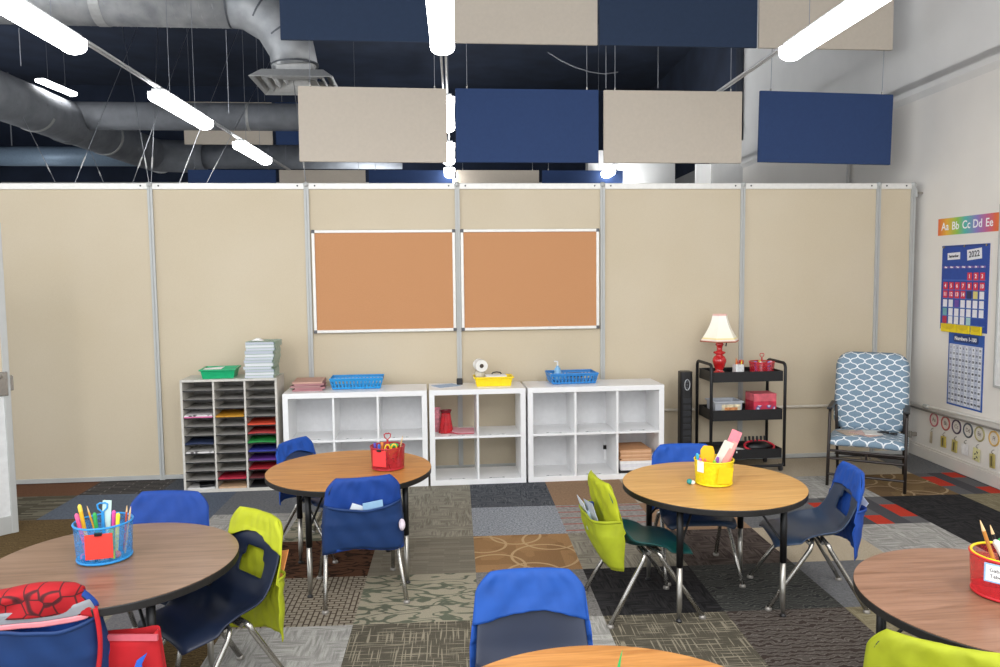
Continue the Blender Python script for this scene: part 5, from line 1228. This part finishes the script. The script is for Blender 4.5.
# number chart
NC = wall_thing('number_chart', 'white number chart with blue border below the calendar', 'number chart', .475, .545)
NW, NH = .455, .61
MB().box((NW/2, 0, NH/2), (NW, .003, NH)).build('border', mat('chart_blue', '2a56a5', .6), NC)
MB().box((NW/2, -.0022, .265), (NW-.035, .002, .50)).build('grid_face', mat('chart_white', 'dfe2ea', .6, var=.01), NC)
for i in range(0, 10, 2): MB().box((.04+.0417*i, -.0035, .265), (.040, .001, .49)).build('column_tint', mat('chart_tint', 'c3c8d8', .6), NC)
m = MB()
for i in range(11): m.box((.0185+.0418*i, -.0042, .265), (.0016, .0006, .49))
for j in range(11): m.box((NW/2, -.0042, .02+.049*j), (.418, .0006, .0016))
m.build('grid_lines', mat('chart_line', '8d95ab', .6), NC)
rbx = MB(); rbox(rbx, .32, .062, -.0015, 0, .02); rb = rbx.build('title_plate', mat('chart_navy', '1b3670', .6), NC, loc=(NW/2, -.003, .565), rot=(PI/2, 0, 0))
lettering('Numbers 1-100', .044, ink_w, NC, (NW/2, -.006, .565), bold=.001)
for n in range(100): lettering(str(n+1), .024, ink_b, NC, (.04+.0417*(n % 10), -.005, .4855-.049*(n//10)), name='numeral', bold=.0006)
# letter cards over hooks with tags
rings = ['b5626a', 'b05a52', '4f3f52', '4d5258', 'a39a6c', 'c9a45c']; ts_ = [.307, .472, .621, .771, .914, 1.086]
for i, (t_, c_, s) in enumerate(zip(ts_, rings, ('Aa', 'Bb', 'Cc', 'Dd', 'Ee', 'Ff'))):
    a = wall_thing('letter_card', 'round letter card reading %s above the baseboard' % s, 'letter card', t_, .372, 'round letter cards')
    MB().tube([(0, -.001, 0), (0, .001, 0)], .054, 28).build('disc', mat('disc_cream', 'd8d1c6', .7), a)
    MB().tube([(.055*math.cos(q), -.002, .055*math.sin(q)) for q in [2*PI*j/32 for j in range(32)]], .007, 6, closed=True).build('ring', mat('ring_'+c_, c_, .6), a)
    lettering(s, .048, mat('letter_ink', '6b5a50', .7), a, (0, -.003, 0), spacing=.9)
tg = [(.294, 'b3a58c', .035, .10, 'narrow beige tag'), (.466, 'b5a24a', .06, .095, 'olive yellow tag'), (.624, 'b8a95e', .06, .10, 'tan yellow tag'), (.755, 'e6e4e2', .085, .09, 'white tag'), (.905, 'd9d39a', .085, .105, 'pale yellow tag with dark marks'), (1.089, 'a89a58', .05, .11, 'olive tag')]
for i, (t_, c_, w, h, l) in enumerate(tg):
    a = wall_thing('hook_tag', l+' hanging from a hook under the %s letter card' % ('Aa', 'Bb', 'Cc', 'Dd', 'Ee', 'Ff')[i], 'tag', t_, .262-.006*i*.3, 'tags on the wall hooks')
    MB().tube([(0, 0, .03), (0, -.012, .028), (.0, -.02, .014), (0, -.012, .002), (0, -.004, .004)], .0032, 6).build('hook', chrome, a, smooth=True)
    o = MB().box((0, 0, -h/2), (w, .012 if i in (1, 2, 5) else .003, h)).build('tag_card', mat('tag_'+c_, c_, .7, var=.08, scale=25), a, loc=(0, -.014, .0), rot=(0, .06*(-1)**i, 0), bevel=.0012)
    if i == 4:
        m = MB()
        for j, (x, z) in enumerate(((.012, -.03), (-.012, -.05), (.012, -.07), (-.01, -.088))): m.box((x, -.003, z), (.02, .002, .009), 0, None, 0, .5*(-1)**j)
        m.build('dark_mark', ink_b, o)
    if i in (1, 2, 5): MB().box((0, -.007, -h/2), (w*.3, .002, h*.7)).build('dark_clip', mat('tag_clip', '5f5636', .6), o)
# whiteboard beginning at the frame edge
t = wall_thing('whiteboard', 'edge of a whiteboard at the far right frame edge', 'whiteboard', 1.07, .77)
MB().box((.6, -.004, .7), (1.17, .01, 1.37)).build('board', mat('whiteboard_face', 'e4e4e2', .2), t)
m = MB()
for x in (.008, 1.192): m.box((x, -.008, .7), (.018, .02, 1.4))
for z in (.009, 1.391): m.box((.6, -.008, z), (1.2, .02, .018))
m.build('frame', alu, t, bevel=.002)
# ---------------------------------------------------------------- light
w = bpy.data.worlds.new('world'); sc.world = w; w.use_nodes = True
nt = w.node_tree; bg_ = nt.nodes['Background']
bg_.inputs['Color'].default_value = (.93, .96, 1, 1); bg_.inputs['Strength'].default_value = 2.2
for rn, (x0, fx) in rows.items():
    for y in (-4.9, -7.2):
        ld = bpy.data.lights.new('row_lamp', 'AREA'); ld.shape = 'RECTANGLE'; ld.size = .13; ld.size_y = 1.4; ld.energy = 36; ld.color = (1, .97, .93)
        lo = bpy.data.objects.new('row_lamp', ld); COL.objects.link(lo); lo.location = (rowx(x0, y), y, LZ); lo.rotation_euler = (0, 0, PHI)
for x, y in ((-6.4, 6.5), (2.2, 3.2), (4.2, 6.0), (.3, 8.6)):  # added up-facing fills that brighten the dark hall, no fixtures stand there
    ld = bpy.data.lights.new('hall_fill', 'AREA'); ld.shape = 'RECTANGLE'; ld.size = .2; ld.size_y = 1.4; ld.energy = 50; ld.color = (.92, .96, 1)
    lo = bpy.data.objects.new('hall_fill', ld); COL.objects.link(lo); lo.location = (x, y, 2.9); lo.rotation_euler = (PI, 0, 0)
sc.view_settings.view_transform = 'Standard'; sc.view_settings.look = 'None'; sc.view_settings.exposure = .15; sc.view_settings.gamma = 1
sc.cycles.max_bounces = 8; sc.cycles.transparent_max_bounces = 12
try: sc.cycles.use_denoising = True
except Exception: pass
